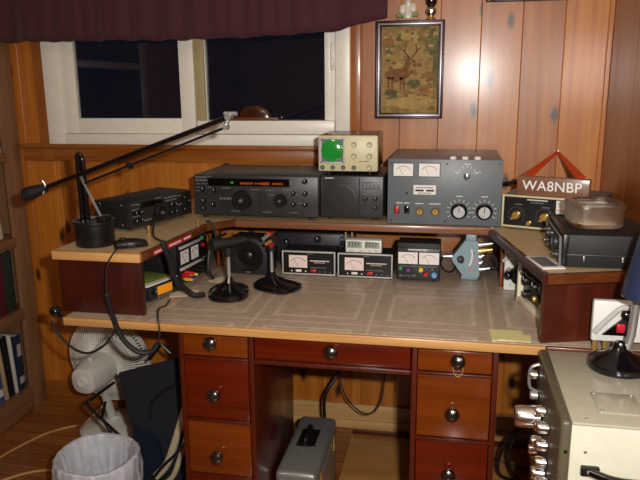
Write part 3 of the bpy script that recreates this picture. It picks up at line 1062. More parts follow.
# amplifier
am = thing('amplifier', 'slate grey amplifier with two meters and two large silver-faced dials', 'amplifier', (-.198, 2.132, .9386))
W_, H_ = .35, .198
case(am, W_, .205, .35, 'amp_case', None, 0.004, .003)
m = MB().use('amp_panel').box(-.001, W_ + .001, 0, .005, .003, .010 + H_ + .001, 0.0015)
m.use('black')
for u in (.010, W_ * .52, W_ - .010):
    for v in (.014, H_ - .002):
        m.cyl((u, .001, v), (u, -.0012, v), .0035, .003, 10)
ticks(m, .223, .048, .030, .038, 11, -120, 120, .0014)
ticks(m, .300, .048, .030, .038, 11, -120, 120, .0014)
ticks(m, .243, .158, .026, .033, 7, -75, 75, .0014)
script_line(m, .027, .027 + .02, .070, .003, 0, 'ink', 1)
script_line(m, .052, .052 + .016, .070, .003, 0, 'ink', 2)
script_line(m, .087, .112, .069, .003, 0, 'ink', 3)
script_line(m, .130, .166, .069, .003, 0, 'ink', 4)
script_line(m, .214, .232, .095, .003, 0, 'ink', 5)
script_line(m, .290, .310, .095, .003, 0, 'ink', 6)
script_line(m, .235, .253, .195, .003, 0, 'ink', 7)
script_line(m, .205, .225, .170, .002, 0, 'ink', 8)
script_line(m, .262, .285, .170, .002, 0, 'ink', 9)
m.build('front_panel', None, am)
meter(am, .017, .078, .156, .195)
meter(am, .096, .160, .156, .196)
m = MB().use('meter').box(.080, .150, -.0016, .001, .098, .128, .0008, 1)
script_line(m, .088, .142, .120, .004, -.0016, 'meter_ink', 11)
m.use('black').box(.086, .112, -.0021, -.0012, .108, .114).box(.120, .144, -.0021, -.0012, .108, .114)
script_line(m, .095, .135, .103, .003, -.0016, 'black', 12)
m.build('name_plate', None, am)
MB().use('black').box(.020, .037, -.003, .001, .036, .062, .001).use('red').box(.022, .035, -.007, -.002, .038, .060, .002).build('rocker_switch', None, am)['label'] = 'red rocker switch'
MB().use('black').box(.052, .069, -.003, .001, .036, .062, .001).use('black_g').box(.054, .067, -.007, -.002, .038, .060, .002).build('rocker_switch', None, am)['label'] = 'black rocker switch'
MB().cyl((.060, .001, .102), (.060, -.003, .102), .003).build('indicator', 'dark_glass', am)
knob(am, .101, .044, .011, .014, 'brass', label='small brass knob')
knob(am, .150, .044, .011, .014, 'brass')
knob(am, .223, .048, .0205, .020, 'skirt')
knob(am, .300, .048, .0205, .020, 'skirt')
knob(am, .243, .158, .010, .020, 'bar')
for u in (.199, .236, .274):
    MB().lathe([(.0105, 0), (.0105, .006), (.008, .009), (0, .009)], (u, .020, .2082), (0, 0, 1), 18).build('lid_button', 'ink', am)  # flash glint on these caps is put into their white colour

# large transceiver
tr = thing('transceiver', 'large black transceiver on the rear shelf with amber display and big tuning knob', 'radio', (-.853, 2.137, .9386))
W_, H_ = .428, .135
def marks_transceiver(m):
    for i in range(14):
        script_line(m, .010 + .02 * (i % 3), .024 + .02 * (i % 3), .142 - .012 * (i // 3), .0022, -.0004, 'ink_dim', 30 + i)
    for i, (u, v) in enumerate(((.10, .105), (.20, .102), (.25, .100), (.31, .103), (.35, .112), (.13, .028), (.24, .027), (.33, .027), (.36, .060), (.26, .085), (.33, .088))):
        script_line(m, u, u + .03, v, .0024, -.0004, 'ink_dim', 50 + i)


case(tr, W_, H_, .31, 'dgrey', 'dgrey2', 0.012, 0.012, marks=marks_transceiver)
m = MB().use('lcd_black').box(.052, .332, -.0015, .001, .112, .138, .001, 1)
m.use('lcd_amber')
rn = random.Random(2)
for u0, u1, hh in ((.165, .205, .007), (.215, .232, .005), (.237, .262, .009), (.275, .312, .006)):
    u = u0
    while u < u1:
        m.box(u, u + .005, -.0022, -.0012, .122 - hh / 2, .122 + hh / 2)
        u += .0075
m.use('led_green').box(.132, .142, -.0022, -.0012, .121, .127)
m.build('display', None, tr)
knob(tr, .172, .067, .032, .026, 'tuning', 'tuning_knob')
knob(tr, .302, .068, .021, .020, 'tuning')
for u, v, r in ((.346, .092, .008), (.385, .092, .008), (.346, .055, .008), (.385, .055, .008), (.385, .132, .0085), (.036, .100, .009), (.075, .097, .0085), (.036, .060, .009), (.070, .048, .0085), (.036, .034, .007)):
    knob(tr, u, v, r, .013)
for i in range(4):
    for j in range(5):
        button(tr, .096 + .013 * i, .098 - .014 * j, .010, .008, 'mgrey' if j == 2 else 'dgrey')
for i in range(2):
    for j in range(4):
        button(tr, .232 + .016 * i, .092 - .014 * j, .012, .008, 'dgrey')
for i in range(3):
    for j in range(2):
        button(tr, .014 + .014 * i, .140 - .010 * j, .011, .006, 'mgrey')
for i in range(9):
    button(tr, .230 + .018 * i, .022, .013, .005, 'dgrey')

# matching loudspeaker
sp = thing('loudspeaker', 'dark grey desktop loudspeaker box beneath the green-screened oscilloscope', 'speaker', (-.424, 2.168, .9386))
W_, H_ = .208, .138
def marks_speaker(m):
    script_line(m, .016, .045, .140, .0032, 0, 'ink', 70)
    script_line(m, .143, .158, .090, .0022, 0, 'ink_dim', 71)
    script_line(m, .175, .190, .090, .0022, 0, 'ink_dim', 72)


case(sp, W_, H_, .28, 'dgrey', 'dgrey2', 0.012, marks=marks_speaker)
m = MB().use('dgrey').lathe([(.046, 0), (.046, .0015), (.043, .002), (0, .002)], (.072, 0, .072), (0, -1, 0), 40)
m.use('black_m')
for k in range(-6, 7):
    zz = .0066 * k
    hw = math.sqrt(max(0, .043 ** 2 - zz ** 2))
    m.box(.072 - hw, .072 + hw, -.0028, -.0016, .072 + zz - .0022, .072 + zz + .0022)
m.build('speaker_grille', None, sp)
MB().use('black').box(.128, .131, -.0014, .001, .016, .142).build('divider', None, sp)
MB().use('mgrey').box(.139, .195, -.002, .001, .105, .130, .001).use('ink_dim').box(.144, .150, -.0026, -.0016, .110, .125).box(.155, .161, -.0026, -.0016, .110, .125).box(.168, .174, -.0026, -.0016, .110, .125).box(.181, .187, -.0026, -.0016, .110, .125).build('button_bank', None, sp)
knob(sp, .150, .075, .0075, .012)
knob(sp, .182, .075, .0075, .012)
knob(sp, .182, .045, .0075, .012)

# oscilloscope
os_ = thing('oscilloscope', 'small cream oscilloscope with a round green screen, on the dark speaker', 'oscilloscope', (-.430, 2.17, 1.0875), 1.5)
W_, H_ = .195, .115
MB().box(.002, W_ - .002, .006, .23, .014, .014 + H_, .004).build('case', 'brown_wood', os_)
m = MB().use('cream').box(0, W_, -.004, .008, .013, .015 + H_, .006)
script_line(m, .135, .165, .046, .003, -.004, 'meter_ink', 80)
m.build('front_panel', None, os_)
m = MB().use('lgrey')
frame_box(m, .006, .088, .039, .123, -.008, -.003, .006, .0015)
m.use('mgrey').box(.010, .084, -.0055, -.003, .043, .119)
m.use('chrome')
for u in (.012, .082):
    for v in (.045, .117):
        m.cyl((u, -.006, v), (u, -.0095, v), .004, .003, 10)
m.build('screen_bezel', None, os_)
MB().lathe([(.0365, 0), (.0365, .003), (.030, .0055), (.016, .0075), (0, .008)], (.047, -.005, .081), (0, -1, 0), 40).build('screen', 'crt', os_)['label'] = 'round green screen'
for u, v in ((.117, .100), (.167, .100), (.117, .063), (.167, .063), (.167, .026)):
    knob(os_, u, v, .0075, .012, 'cream', y=-.004)
for u in (.014, .048, .082, .117):
    knob(os_, u, .026, .0065, .010, 'mgrey', y=-.004)
for x in (.03, .165):
    for y in (.03, .2):
        MB().cyl((x, y, .0004), (x, y, .015), .006, .007, 12).build('foot', 'rubber', os_)

# antenna tuner and call sign board
tu = thing('antenna_tuner', 'antenna tuner with black panel, cream edge and two pointer knobs', 'tuner', (.155, 2.127, .9386), -19)
W_, H_ = .285, .098
case(tu, W_, H_, .21, 'mgrey', None, .006, .006)
m = MB().use('cream')
frame_box(m, 0, W_, .006, .006 + H_ + .002, -.003, .007, .006, .001)
m.use('black').box(.005, W_ - .005, -.001, .006, .011, .006 + H_ - .004)
script_line(m, .075, .135, .094, .0035, -.001, 'ink', 90)
script_line(m, .085, .125, .086, .003, -.001, 'ink_dim', 91)
script_line(m, .040, .062, .078, .003, -.001, 'ink_dim', 92)
script_line(m, .120, .142, .074, .003, -.001, 'ink_dim', 93)
ticks(m, .045, .045, .022, .027, 13, -130, 130, .001, -.001, 'ink_dim')
ticks(m, .128, .045, .022, .027, 13, -130, 130, .001, -.001, 'ink_dim')
m.build('front_panel', None, tu)
knob(tu, .045, .045, .016, .014, 'pointer', y=-.001)
knob(tu, .128, .045, .016, .014, 'pointer', y=-.001)
knob(tu, .084, .024, .009, .010, 'pointer', y=-.001)
m = MB().use('meter').box(.160, .200, -.004, .001, .058, .098, .001)
m.use('meter_pink').box(.164, .196, -.0046, -.0036, .068, .072)
m.build('meter', None, tu)

sg = thing('name_board', 'brown wooden sign lettered WA8NBP standing on the antenna tuner', 'sign', (.155, 2.127, 1.0452), -19)
MB().box(.040, .248, .004, .028, 0, .057, .002).build('board', 'sign', sg)


def letters(txt, size, loc, mat, parent, ext=.0008, offset=.0, spacing=1.0):
    cu = bpy.data.curves.new('lettering', 'FONT')
    cu.body = txt
    cu.size = size
    cu.extrude = ext
    cu.offset = offset
    cu.space_character = spacing
    cu.align_x = 'CENTER'
    cu.align_y = 'CENTER'
    cu.materials.append(M[mat])
    tmp = bpy.data.objects.new('lettering', cu)
    COL.objects.link(tmp)
    bpy.context.view_layer.update()
    me = bpy.data.meshes.new_from_object(tmp.evaluated_get(bpy.context.evaluated_depsgraph_get()))
    bpy.data.objects.remove(tmp)
    o = bpy.data.objects.new('lettering', me)
    COL.objects.link(o)
    o.parent = parent
    o.location = loc
    o.rotation_euler = (PI / 2, 0, 0)
    return o


letters('WA8NBP', .041, (.142, .0035, .0295), 'ink', sg, .0008, .00035, 1.04)

# orange ribbon, from a nail in the wall down to the board
NAIL = Vector((.366, 2.53, 1.136))
mt = Matrix.Translation((.155, 2.127, 1.0452)) @ Matrix.Rotation(math.radians(-19), 4, 'Z')
rbn = thing('ribbon', 'bright orange ribbon rising in a peak behind the brown lettered sign', 'ribbon', tuple(NAIL), 0)
for u, w in ((.062, .019), (.222, .021)):
    p = mt @ Vector((u, .036, .015))
    q = mt @ Vector((u, .036, .052))
    wdir = (NAIL - q).cross(q - CAM_P).normalized()
    if wdir.x < 0:
        wdir.negate()
    w0, w1 = wdir * w * .62, wdir * .0045
    m = MB()
    n_ = 14
    up = Vector((0, 0, 1))
    rings = []
    for i in range(n_ + 1):
        t = i / n_
        c = (q.lerp(NAIL, t)) if i else q
        ww = w0.lerp(w1, t)
        off = Vector((0, .0012, 0))
        rings.append([c - ww, c + ww, c + ww + off, c - ww + off])
    m.ring_sweep(rings)
    rings = []
    for c in (p, q):
        rings.append([c - w0, c + w0, c + w0 + Vector((0, .0012, 0)), c - w0 + Vector((0, .0012, 0))])
    m.ring_sweep(rings)
    part(m, 'ribbon_leg', 'ribbon', rbn)
part(MB().cyl((NAIL.x, 2.545, NAIL.z + .002), (NAIL.x, 2.520, NAIL.z + .004), .0022, .0022, 8), 'nail', 'steel', rbn)

# black receiver lying side-on, on the right wing
br = thing('receiver', 'black receiver turned side-on, on the right wing under the smoky dish', 'radio', (.268, 1.668, .9386), .5)
# its front faces left: built with its long side to the viewer
L_, D_, H_ = .212, .235, .079
m = MB().box(.012, L_, 0, D_, .004, .004 + H_, .003)
m.build('case', 'black_m', br)
MB().box(.010, L_ + .001, -.0015, D_ + .0015, .032, .035, .0008).build('seam', 'dgrey2', br)
m = MB()
for u in (.050, .138):
    m.use('steel').box(u - .002, u + .002, -.0025, .001, .019, .031, .0006)
m.build('clip', None, br)
m = MB().use('black').box(0, .014, .002, D_ - .002, .004, .004 + H_, .003)
m.use('mgrey')
frame_box(m, .0, .001, 0, .001, 0, .001, .0003)
m.build('front_panel', None, br)
m = MB().use('mgrey').tube([(-.004, .004, .006), (-.006, .004, H_ - .004), (-.006, D_ - .006, H_ - .004), (-.004, D_ - .006, .006)], .0035, 8, False)
m.build('bezel', None, br)
for y, z, r, st in ((.070, .050, .020, 'black'), (.135, .058, .010, 'chrome'), (.135, .028, .009, 'black'), (.185, .058, .010, 'black'), (.185, .028, .009, 'chrome'), (.035, .026, .008, 'black')):
    k = MB()
    k.use('dgrey2').lathe([(r, 0), (r, .012), (r * .8, .016), (0, .016)], (0, y, z), (-1, 0, 0), 20)
    k.use('chrome' if st == 'chrome' else 'mgrey').lathe([(r * .5, .015), (r * .4, .018), (0, .018)], (0, y, z), (-1, 0, 0), 14)
    k.build('knob', None, br)

di = thing('dish', 'smoky clear rounded-square lidded dish resting on the black receiver', 'dish', (.358, 1.80, 1.0225), 8)


def superring(r, h, n=48, p=4.0):
    out = []
    for k in range(n):
        a = 2 * PI * k / n
        c, s_ = math.cos(a), math.sin(a)
        q = (abs(c) ** p + abs(s_) ** p) ** (-1 / p)
        out.append((c * r * q, s_ * r * q, h))
    return out


m = MB()
m.ring_sweep([superring(r * .86, h) for r, h in ((.070, 0.0004), (.074, .006), (.074, .046), (.077, .048), (.077, .055), (.074, .060), (.060, .063), (.058, .058), (.068, .054), (.069, .010), (.0, .009))])
m.build('bowl', 'dish', di)
MB().ring_sweep([superring(r * .86, h) for r, h in ((.001, .0085), (.062, .0105), (.060, .013), (.001, .013))] ).build('inner_tray', 'paper_cream', di)

pb = thing('booklet', 'white-covered booklet lying at the left edge of the right wing', 'booklet', (.222, 1.69, .9386), 14)
MB().use('paper').box(-.012, .045, -.045, .075, .0004, .0035, .0005).use('mgrey').box(-.006, .034, -.03, .06, .0034, .0040).build('cover', None, pb)

# left radio, turned towards the operator
ic = thing('transceiver', 'low black transceiver angled on the left wing beside the microphone boom', 'radio', (-.966, 1.888, .9386), 73)
W_, H_ = .302, .083
def marks_angled(m):
    for i, (u, v) in enumerate(((.012, .082), (.012, .066), (.014, .045), (.035, .08), (.16, .083), (.19, .06), (.18, .03), (.055, .025), (.12, .087), (.22, .08), (.22, .05))):
        script_line(m, u, u + .028, v, .0028, -.0004, 'ink_dim', 100 + i)
    m.use('lcd_black').box(.050, .150, -.0015, .001, .066, .084, .001)
    m.use('lcd_dim')


case(ic, W_, H_, .145, 'black_m', 'dgrey', .010, .008, marks=marks_angled)
knob(ic, .128, .042, .025, .02, 'tuning', 'tuning_knob')
for u, v in ((.020, .030), (.020, .055), (.044, .030), (.044, .055), (.185, .030), (.208, .030), (.185, .055), (.208, .055), (.250, .070), (.250, .030), (.274, .055)):
    knob(ic, u, v, .0068, .011)
for i in range(4):
    for j in range(2):
        button(ic, .172 + .014 * i, .082 - .010 * j, .010, .006, 'mgrey')
for i in range(3):
    button(ic, .070 + .012 * i, .026, .009, .006, 'mgrey')
m = MB().use('ink_dim')
for v in (.082, .020):
    m.cyl((.001, .03, v), (-.001, .03, v), .003, .003, 8).cyl((.001, .12, v), (-.001, .12, v), .003, .003, 8)
m.build('screw_heads', None, ic)

# ------------------------------------------------------------------ microphone boom on the left wing
bm_ = thing('microphone_boom', 'black microphone boom with a post rising from a black pot', 'boom', (-.992, 1.725, .9386))
part(MB().lathe([(.052, 0), (.054, .004), (.054, .060), (.058, .064), (.058, .072), (.050, .072), (.048, .066), (0, .066)], (-.992, 1.725, .9388), (0, 0, 1), 40), 'pot', 'black', bm_)
PX = -1.026
part(MB().tube([(PX, 1.725, 1.0), (PX, 1.725, 1.175), (PX + .006, 1.725, 1.193), (PX + .013, 1.725, 1.185), (PX + .015, 1.725, 1.16), (PX + .015, 1.725, 1.0)], .0075, 12, True, 5), 'post', 'black_g', bm_)
HI = Vector((-.572, 1.70, 1.298))
MI = Vector((-1.130, 1.695, 1.098))
part(MB().tube([MI, HI], .0066, 12, False), 'upper_arm', 'black_g', bm_)
LO = Vector((-.995, 1.70, 1.118))
HJ = Vector((-.580, 1.70, 1.272))
m = MB().tube([LO, HJ], .0036, 10, False)
mid = LO.lerp(HJ, .33)
m.cyl(mid + Vector((0, .008, -.004)), mid - Vector((0, .008, -.004)), .008, .008, 12)
part(m, 'lower_arm', 'black', bm_)
m = MB().tube([HI + Vector((-.012, 0, .008)), HI + Vector((.022, 0, .008))], .006, 10, False).tube([HI, HJ + Vector((-.004, 0, -.002))], .006, 10, False)
m.cyl(HI + Vector((0, -.012, 0)), HI + Vector((0, .012, 0)), .008, .008, 14).cyl(HJ + Vector((0, -.01, 0)), HJ + Vector((0, .01, 0)), .007, .007, 14)
part(m, 'hinge', 'steel', bm_, 'bright steel elbow hinge')
m = MB()
sp0, sp1 = Vector((PX + .012, 1.712, 1.135)), Vector((-.962, 1.712, 1.022))
m.coil([sp0, sp0.lerp(sp1, .5), sp1], .004, .0011, 34, 4)
part(m, 'spring', 'steel', bm_, 'thin steel spring')
part(MB().box(-.972, -.945, 1.70, 1.74, 1.004, 1.024, .003), 'clamp', 'black', bm_)
m = MB().tube([MI + Vector((.02, 0, .004)), MI, MI + Vector((-.03, -.004, -.010)), MI + Vector((-.055, -.006, -.018))], lambda t: .0095 + .0095 * min(1, t * 1.6) - (.012 * max(0, t - .88) / .12), 16, True, 8)
part(m, 'microphone', 'black_m', bm_)
part(MB().tube([MI + Vector((.012, -.006, .026)), MI + Vector((.018, -.004, .012)), MI + Vector((.012, -.008, -.012))], .003, 8), 'mic_clip', 'steel', bm_)

hm = thing('hand_microphone', 'black hand microphone lying on the front corner of the left wing', 'microphone', (-.872, 1.70, .9386), 32)
m = MB()
rings = []
for y, w, h in ((-.045, .010, .014), (-.040, .018, .022), (-.015, .024, .027), (.015, .022, .026), (.040, .016, .020), (.046, .008, .012)):
    rings.append([(y, math.cos(a) * w, .0005 + h / 2 + math.sin(a) * h / 2) for a in [2 * PI * k / 16 for k in range(16)]])
m.ring_sweep(rings)
m.build('body', 'black', hm)
MB().box(-.012, .012, -.0262, -.020, .008, .020, .002).build('talk_button', 'dgrey2', hm)
MB().use('black_m').cyl((-.02, 0, .0268), (-.02, 0, .0292), .011, .010, 20).build('grille', None, hm)

for i, (p, lb) in enumerate((((-.893, 1.862, .9386), 'brass thumbscrew standing on left wing behind the hand microphone'), ((-.79, 2.0, .9386), 'slim brass pin standing on the left wing near the angled transceiver'))):
    t_ = thing('brass_screw', lb, 'screw', p)
    MB().lathe([(.0055, .0004), (.0055, .004), (.003, .006), (.003, .022), (.006, .023), (.006, .029), (0, .030)] if i == 0 else [(.006, .0004), (.003, .003), (.0025, .024), (.0035, .026), (0, .027)], (0, 0, 0), (0, 0, 1), 16).build('shank', 'brass', t_)


# ------------------------------------------------------------------ equipment under the raised shelf
DT = 0.7586                                               # desk top, with a hair of clearance


def swr_meter(loc, label):
    r = thing('power_meter', label, 'meter', loc, 0, 'cross-needle meters on the desk')
    w, h = .180, .082
    MB().box(.002, w - .002, .006, .10, .003, h - .001, .002).build('case', 'black_m', r)
    m = MB().use('lgrey')
    frame_box(m, 0, w, .002, h, -.003, .008, .0045, .0012)
    m.use('black').box(.004, w - .004, .0, .007, .006, h - .004)
    script_line(m, .095, .160, .050, .0035, 0, 'ink', 5)
    script_line(m, .108, .146, .044, .003, 0, 'meter_pink', 6)
    script_line(m, .096, .150, .027, .003, 0, 'ink_dim', 7)
    script_line(m, .085, .105, .073, .0025, 0, 'ink_dim', 8)
    m.build('front_panel', None, r)
    meter(r, .024, .086, .026, .068, tint='meter_warm')
    m = MB().use('white').box(.046, .066, -.0015, .001, .011, .019, .001)
    m.build('badge', None, r)
    for u, st in ((.033, 'ink'), (.080, 'ink')):
        MB().cyl((u, .001, .014), (u, -.003, .014), .0022, .0022, 10).build('indicator', st, r)
    MB().box(.098, .116, -.005, .001, .012, .022, .001).build('push_button', 'red', r)['label'] = 'red push button'
    for u in (.128, .146, .163):
        MB().cyl((u, .001, .014), (u, -.006, .014), .0028, .0024, 10).build('push_button', 'mgrey', r)
    for x in (.02, w - .02):
        for y in (.02, .085):
            MB().cyl((x, y, .0002), (x, y, .004), .005, .005, 8).build('foot', 'rubber', r)
    return r


swr_meter((-.547, 2.122, DT), 'left of two pale-edged black meters, the one with bare top by microphones')
mf2 = swr_meter((-.3585, 2.118, DT), 'right of two pale-edged black meters, with a white digital display on top')
dg = thing('digital_display', 'small white twin-window digital display on top of the right pale-edged meter', 'clock', (-.334, 2.128, DT + .0824))
m = MB().use('white').box(0, .118, 0, .05, .0004, .042, .003)
m.use('ink')
m.build('case', None, dg)
for u in (.006, .063):
    m = MB().use('lcd_dim').box(u, u + .048, -.0015, .001, .016, .038, .0006)
    m.use('black')
    for k in range(4):
        m.box(u + .006 + .010 * k, u + .008 + .010 * k, -.0022, -.0012, .021, .034)
        m.box(u + .006 + .010 * k, u + .013 + .010 * k, -.0022, -.0012, .0335, .035)
    m.build('display', None, dg)
for u in (.02, .05, .08, .1):
    MB().box(u - .004, u + .004, -.002, .001, .005, .010, .0008).build('push_button', 'lgrey', dg)

pm = thing('power_meter', 'dark twin-dial power meter with coloured knobs, between pale meter and blue-grey switch', 'meter', (-.163, 2.10, DT))
w, h = .136, .126
MB().box(0, w, .006, .09, .006, h, .003).build('case', 'black_m', pm)
m = MB().use('dgrey2').box(.001, w - .001, 0, .008, .007, h - .016, .002)
script_line(m, .035, .095, .106, .004, -.0003, 'ink', 21)
script_line(m, .008, .128, .052, .0026, -.0003, 'ink_dim', 22)
script_line(m, .008, .06, .020, .0026, -.0003, 'ink_dim', 23)
m.build('front_panel', None, pm)
meter(pm, .004, .065, .060, .098)
meter(pm, .070, .132, .060, .098)
for u, v, r_, st in ((.012, .045, .0065, 'green'), (.036, .040, .006, 'purple'), (.056, .024, .005, 'mgrey'), (.076, .042, .008, 'yellow'), (.092, .028, .007, 'red'), (.118, .026, .0095, 'bluek'), (.012, .022, .005, 'mgrey'), (.112, .046, .005, 'mgrey')):
    MB().lathe([(r_, 0), (r_, .008), (r_ * .8, .011), (0, .011)], (u, 0, v), (0, -1, 0), 16).build('knob', st, pm)['label'] = {'green': 'green knob', 'purple': 'purple knob', 'mgrey': 'grey knob', 'yellow': 'yellow knob', 'red': 'red knob', 'bluek': 'light blue knob'}[st]
for x in (.02, w - .02):
    for y in (.02, .075):
        MB().cyl((x, y, .0002), (x, y, .007), .006, .006, 8).build('foot', 'rubber', pm)

sw = thing('antenna_switch', 'blue-grey five-sided antenna switch with silver plugs beside dark twin-dial meter', 'switch', (.05, 2.15, DT))
m = MB()
poly = [(.009, .835), (.009, .825), (.046, .772), (.092, .768), (.097, .78), (.089, .888), (.080, .893), (.050, .893)]
m.prism([(u, v - .002) for u, v in poly], (0, .045, 0), (0, 2.145, 0))
bmesh.ops.bevel(m.bm, geom=m.bm.edges[:], offset=.002, segments=2, affect='EDGES')
m.box(.050, .083, 2.142, 2.19, .888, .9105, .003)
m.box(.040, .090, 2.15, 2.19, .7588, .774, .003)
part(m, 'body', 'switch_blue', sw)
m = MB().use('ink').tube([(.068, 2.144, .862), (.072, 2.144, .845), (.070, 2.144, .825), (.064, 2.144, .808)], .0035, 8)
m.use('pink').box(.076, .088, 2.1432, 2.146, .818, .826).box(.062, .076, 2.1432, 2.146, .792, .799, mat=None)
m.use('meter_ink').box(.070, .080, 2.1432, 2.146, .846, .850)
part(m, 'markings', None, sw)
m = MB().lathe([(.012, 0), (.010, .012), (0, .013)], (.036, 2.145, .828), (0, -1, 0), 18)
m.box(.026, .046, 2.122, 2.136, .824, .832, .002, mat=Matrix.Translation((.036, 0, .828)) @ Matrix.Rotation(.7, 4, 'Y') @ Matrix.Translation((-.036, 0, -.828)))
part(m, 'selector_knob', 'black', sw)
for z, ln in ((.872, .045), (.852, .045), (.832, .020), (.812, .016), (.790, .040)):
    a_ = Vector((.09, 2.168, z))
    m = MB().cyl(a_, a_ + Vector((.012, 0, .001)), .0088, .0088, 14).cyl(a_ + Vector((.012, 0, .001)), a_ + Vector((ln * .6, 0, .003)), .0078, .0072, 14).cyl(a_ + Vector((ln * .6, 0, .003)), a_ + Vector((ln, 0, .006)), .0058, .005, 12)
    part(m, 'plug', 'steel' if z != .852 else 'brass', sw, 'silver plug' if z != .852 else 'brass-coloured plug')
a_ = Vector((.014, 2.168, .831))
part(MB().cyl(a_, a_ - Vector((.014, 0, 0)), .0075, .0075, 14).cyl(a_ - Vector((.014, 0, 0)), a_ - Vector((.034, 0, .001)), .006, .006, 14), 'plug', 'steel', sw)
for i, (pts, lb) in enumerate((
        (((.134, 2.172, .878), (.16, 2.18, .872), (.20, 2.25, .86), (.26, 2.4, .80)), 'black coaxial cable from the topmost plug of the blue-grey switch'),
        (((.134, 2.172, .796), (.152, 2.17, .80), (.146, 2.175, .83), (.118, 2.18, .842), (.112, 2.172, .832)), 'black cable looping between two lower plugs of the blue-grey switch'),
        (((-.021, 2.168, .830), (-.026, 2.175, .80), (-.005, 2.18, .775), (.018, 2.20, .778), (.022, 2.25, .80)), 'black cable looping under the left plug of the blue-grey switch'))):
    tag(MB().tube(pts, .003, 8).build('coaxial_cable', 'rubber'), lb, 'cable')

# white panel with a black crank knob, in the right alcove
wp = thing('crank_unit', 'white panel with a black crank knob in the right alcove', 'panel', (.19, 2.06, DT))
part(MB().box(.166, .224, 2.056, 2.070, DT, .912, .003), 'plate', 'white', wp)
part(MB().tube([(.160, 2.046, .852), (.180, 2.044, .872), (.204, 2.040, .888)], .0055, 8), 'bracket', 'lgrey', wp)
m = MB().cyl((.180, 2.056, .822), (.176, 2.02, .818), .010, .0125, 18).sph((.175, 2.014, .818), .0135, 16)
m.cyl((.178, 2.03, .82), (.206, 2.03, .842), .007, .007, 10).prism([(.176, .812), (.192, .790), (.205, .782), (.206, .85)], (0, .01, 0), (0, 2.036, 0))
part(m, 'crank_knob', 'black_g', wp)
m = MB().cyl((.186, 2.057, .777), (.186, 2.053, .777), .003, .003, 8)
part(m, 'screw_head', 'steel', wp)

# dark unit with a cream surround, its face turned towards the middle of the desk
cr = thing('control_box', 'black control box in a cream frame under the right wing', 'radio', (.268, 1.746, DT), -75)
# local -y is the face; local +x runs towards the viewer
w, h = .215, .125
MB().box(-w, 0, .010, .16, .006, h - .004, .003).build('case', 'black_m', cr)
m = MB()
frame_box(m, -w - .008, .008, .0, h, -.016, .012, .011, .002, .018)
m.build('surround', 'cream_light', cr)
m = MB().use('black').box(-w, 0, .0, .012, .012, h - .006)
script_line(m, -w + .03, -.03, .10, .004, -.0005, 'ink_dim', 31)
m.build('front_panel', None, cr)
for u, v, r_, d_, st in ((-.16, .080, .014, .022, 'black'), (-.09, .082, .016, .024, 'black'), (-.10, .045, .009, .016, 'brass'), (-.055, .038, .008, .014, 'brass'), (-.045, .085, .014, .022, 'black'), (-.16, .040, .012, .02, 'black')):
    knob(cr, u, v, r_, d_, st)
MB().tube([(-.21, -.006, .085), (-.16, -.025, .115), (-.09, -.028, .112), (-.06, -.006, .098)], .008, 10).build('handset', 'black_g', cr)

# left alcove: mobile radio with papers on it, twin-meter supply, speaker
mr = thing('mobile_radio', 'small mobile radio with an orange display, at the front of left alcove', 'radio', (-.852, 1.752, DT), 72)
w, h = .135, .044
MB().box(0, w, .010, .12, .004, .004 + h, .002).build('case', 'black_m', mr)
m = MB().use('dgrey').box(.001, w - .001, 0, .012, .005, .003 + h, .003)
m.use('ink_dim')
for k in range(6):
    m.box(.035 + .011 * k, .042 + .011 * k, -.002, .001, .008, .012, .0005)
m.build('front_panel', None, mr)
MB().box(.034, .098, -.0018, .001, .016, .042, .001).build('display', 'lcd_orange', mr)
knob(mr, .016, .030, .008, .012)
knob(mr, .116, .030, .009, .012)
for x in (.02, w - .02):
    for y in (.03, .10):
        MB().cyl((x, y, .0002), (x, y, .005), .005, .005, 8).build('foot', 'rubber', mr)
bk2 = thing('booklet', 'green and white booklet lying on the small radio with orange display', 'booklet', (-.852, 1.752, DT + .0486), 72)
MB().use('olive').box(-.004, .120, .02, .145, .0004, .006, .001).use('paper').box(-.006, .128, .002, .03, .0004, .0045, .001).build('cover', None, bk2)

ps = thing('power_supply', 'black twin-meter supply facing inward in the left alcove', 'power supply', (-.832, 1.93, DT), 83)
w, h = .195, .142
MB().box(0, w, .008, .20, .004, h, .002).build('case', 'black_m', ps)
m = MB().use('black').box(.001, w - .001, 0, .010, .005, h - .001, .002)
m.use('lgrey').box(.004, w * .72, -.007, .001, h - .024, h - .015, .002).box(.004, w * .80, -.007, .001, .049, .058, .002)
m.build('front_panel', None, ps)
meter(ps, .010, .060, .068, .110)
meter(ps, .078, .125, .068, .110)
for i, (u, v, st) in enumerate(((.16, .10, 'red'), (.155, .125, 'green'))):
    MB().lathe([(.007, 0), (.007, .006), (0, .007)], (u, 0, v), (0, -1, 0), 12).build('lamp', st, ps)['label'] = st + ' lamp'
for u, v, st, dx in ((.020, .032, 'red', -.004), (.034, .036, 'red', .004), (.030, .018, 'yellow', -.003), (.055, .026, 'yellow', .006), (.050, .012, 'purple', .002), (.10, .03, 'black', 0), (.14, .03, 'black', 0)):
    q = Vector((u, 0, v))
    MB().cyl(q, q + Vector((dx, -.014, 0)), .007, .007, 12).cyl(q + Vector((dx, -.014, 0)), q + Vector((dx * 1.5, -.030, -.002)), .0052, .0045, 12).build('plug', st, ps)['label'] = st + ' plug'
for x in (.02, w - .02):
    for y in (.03, .18):
        MB().cyl((x, y, .0002), (x, y, .005), .006, .006, 8).build('foot', 'rubber', ps)
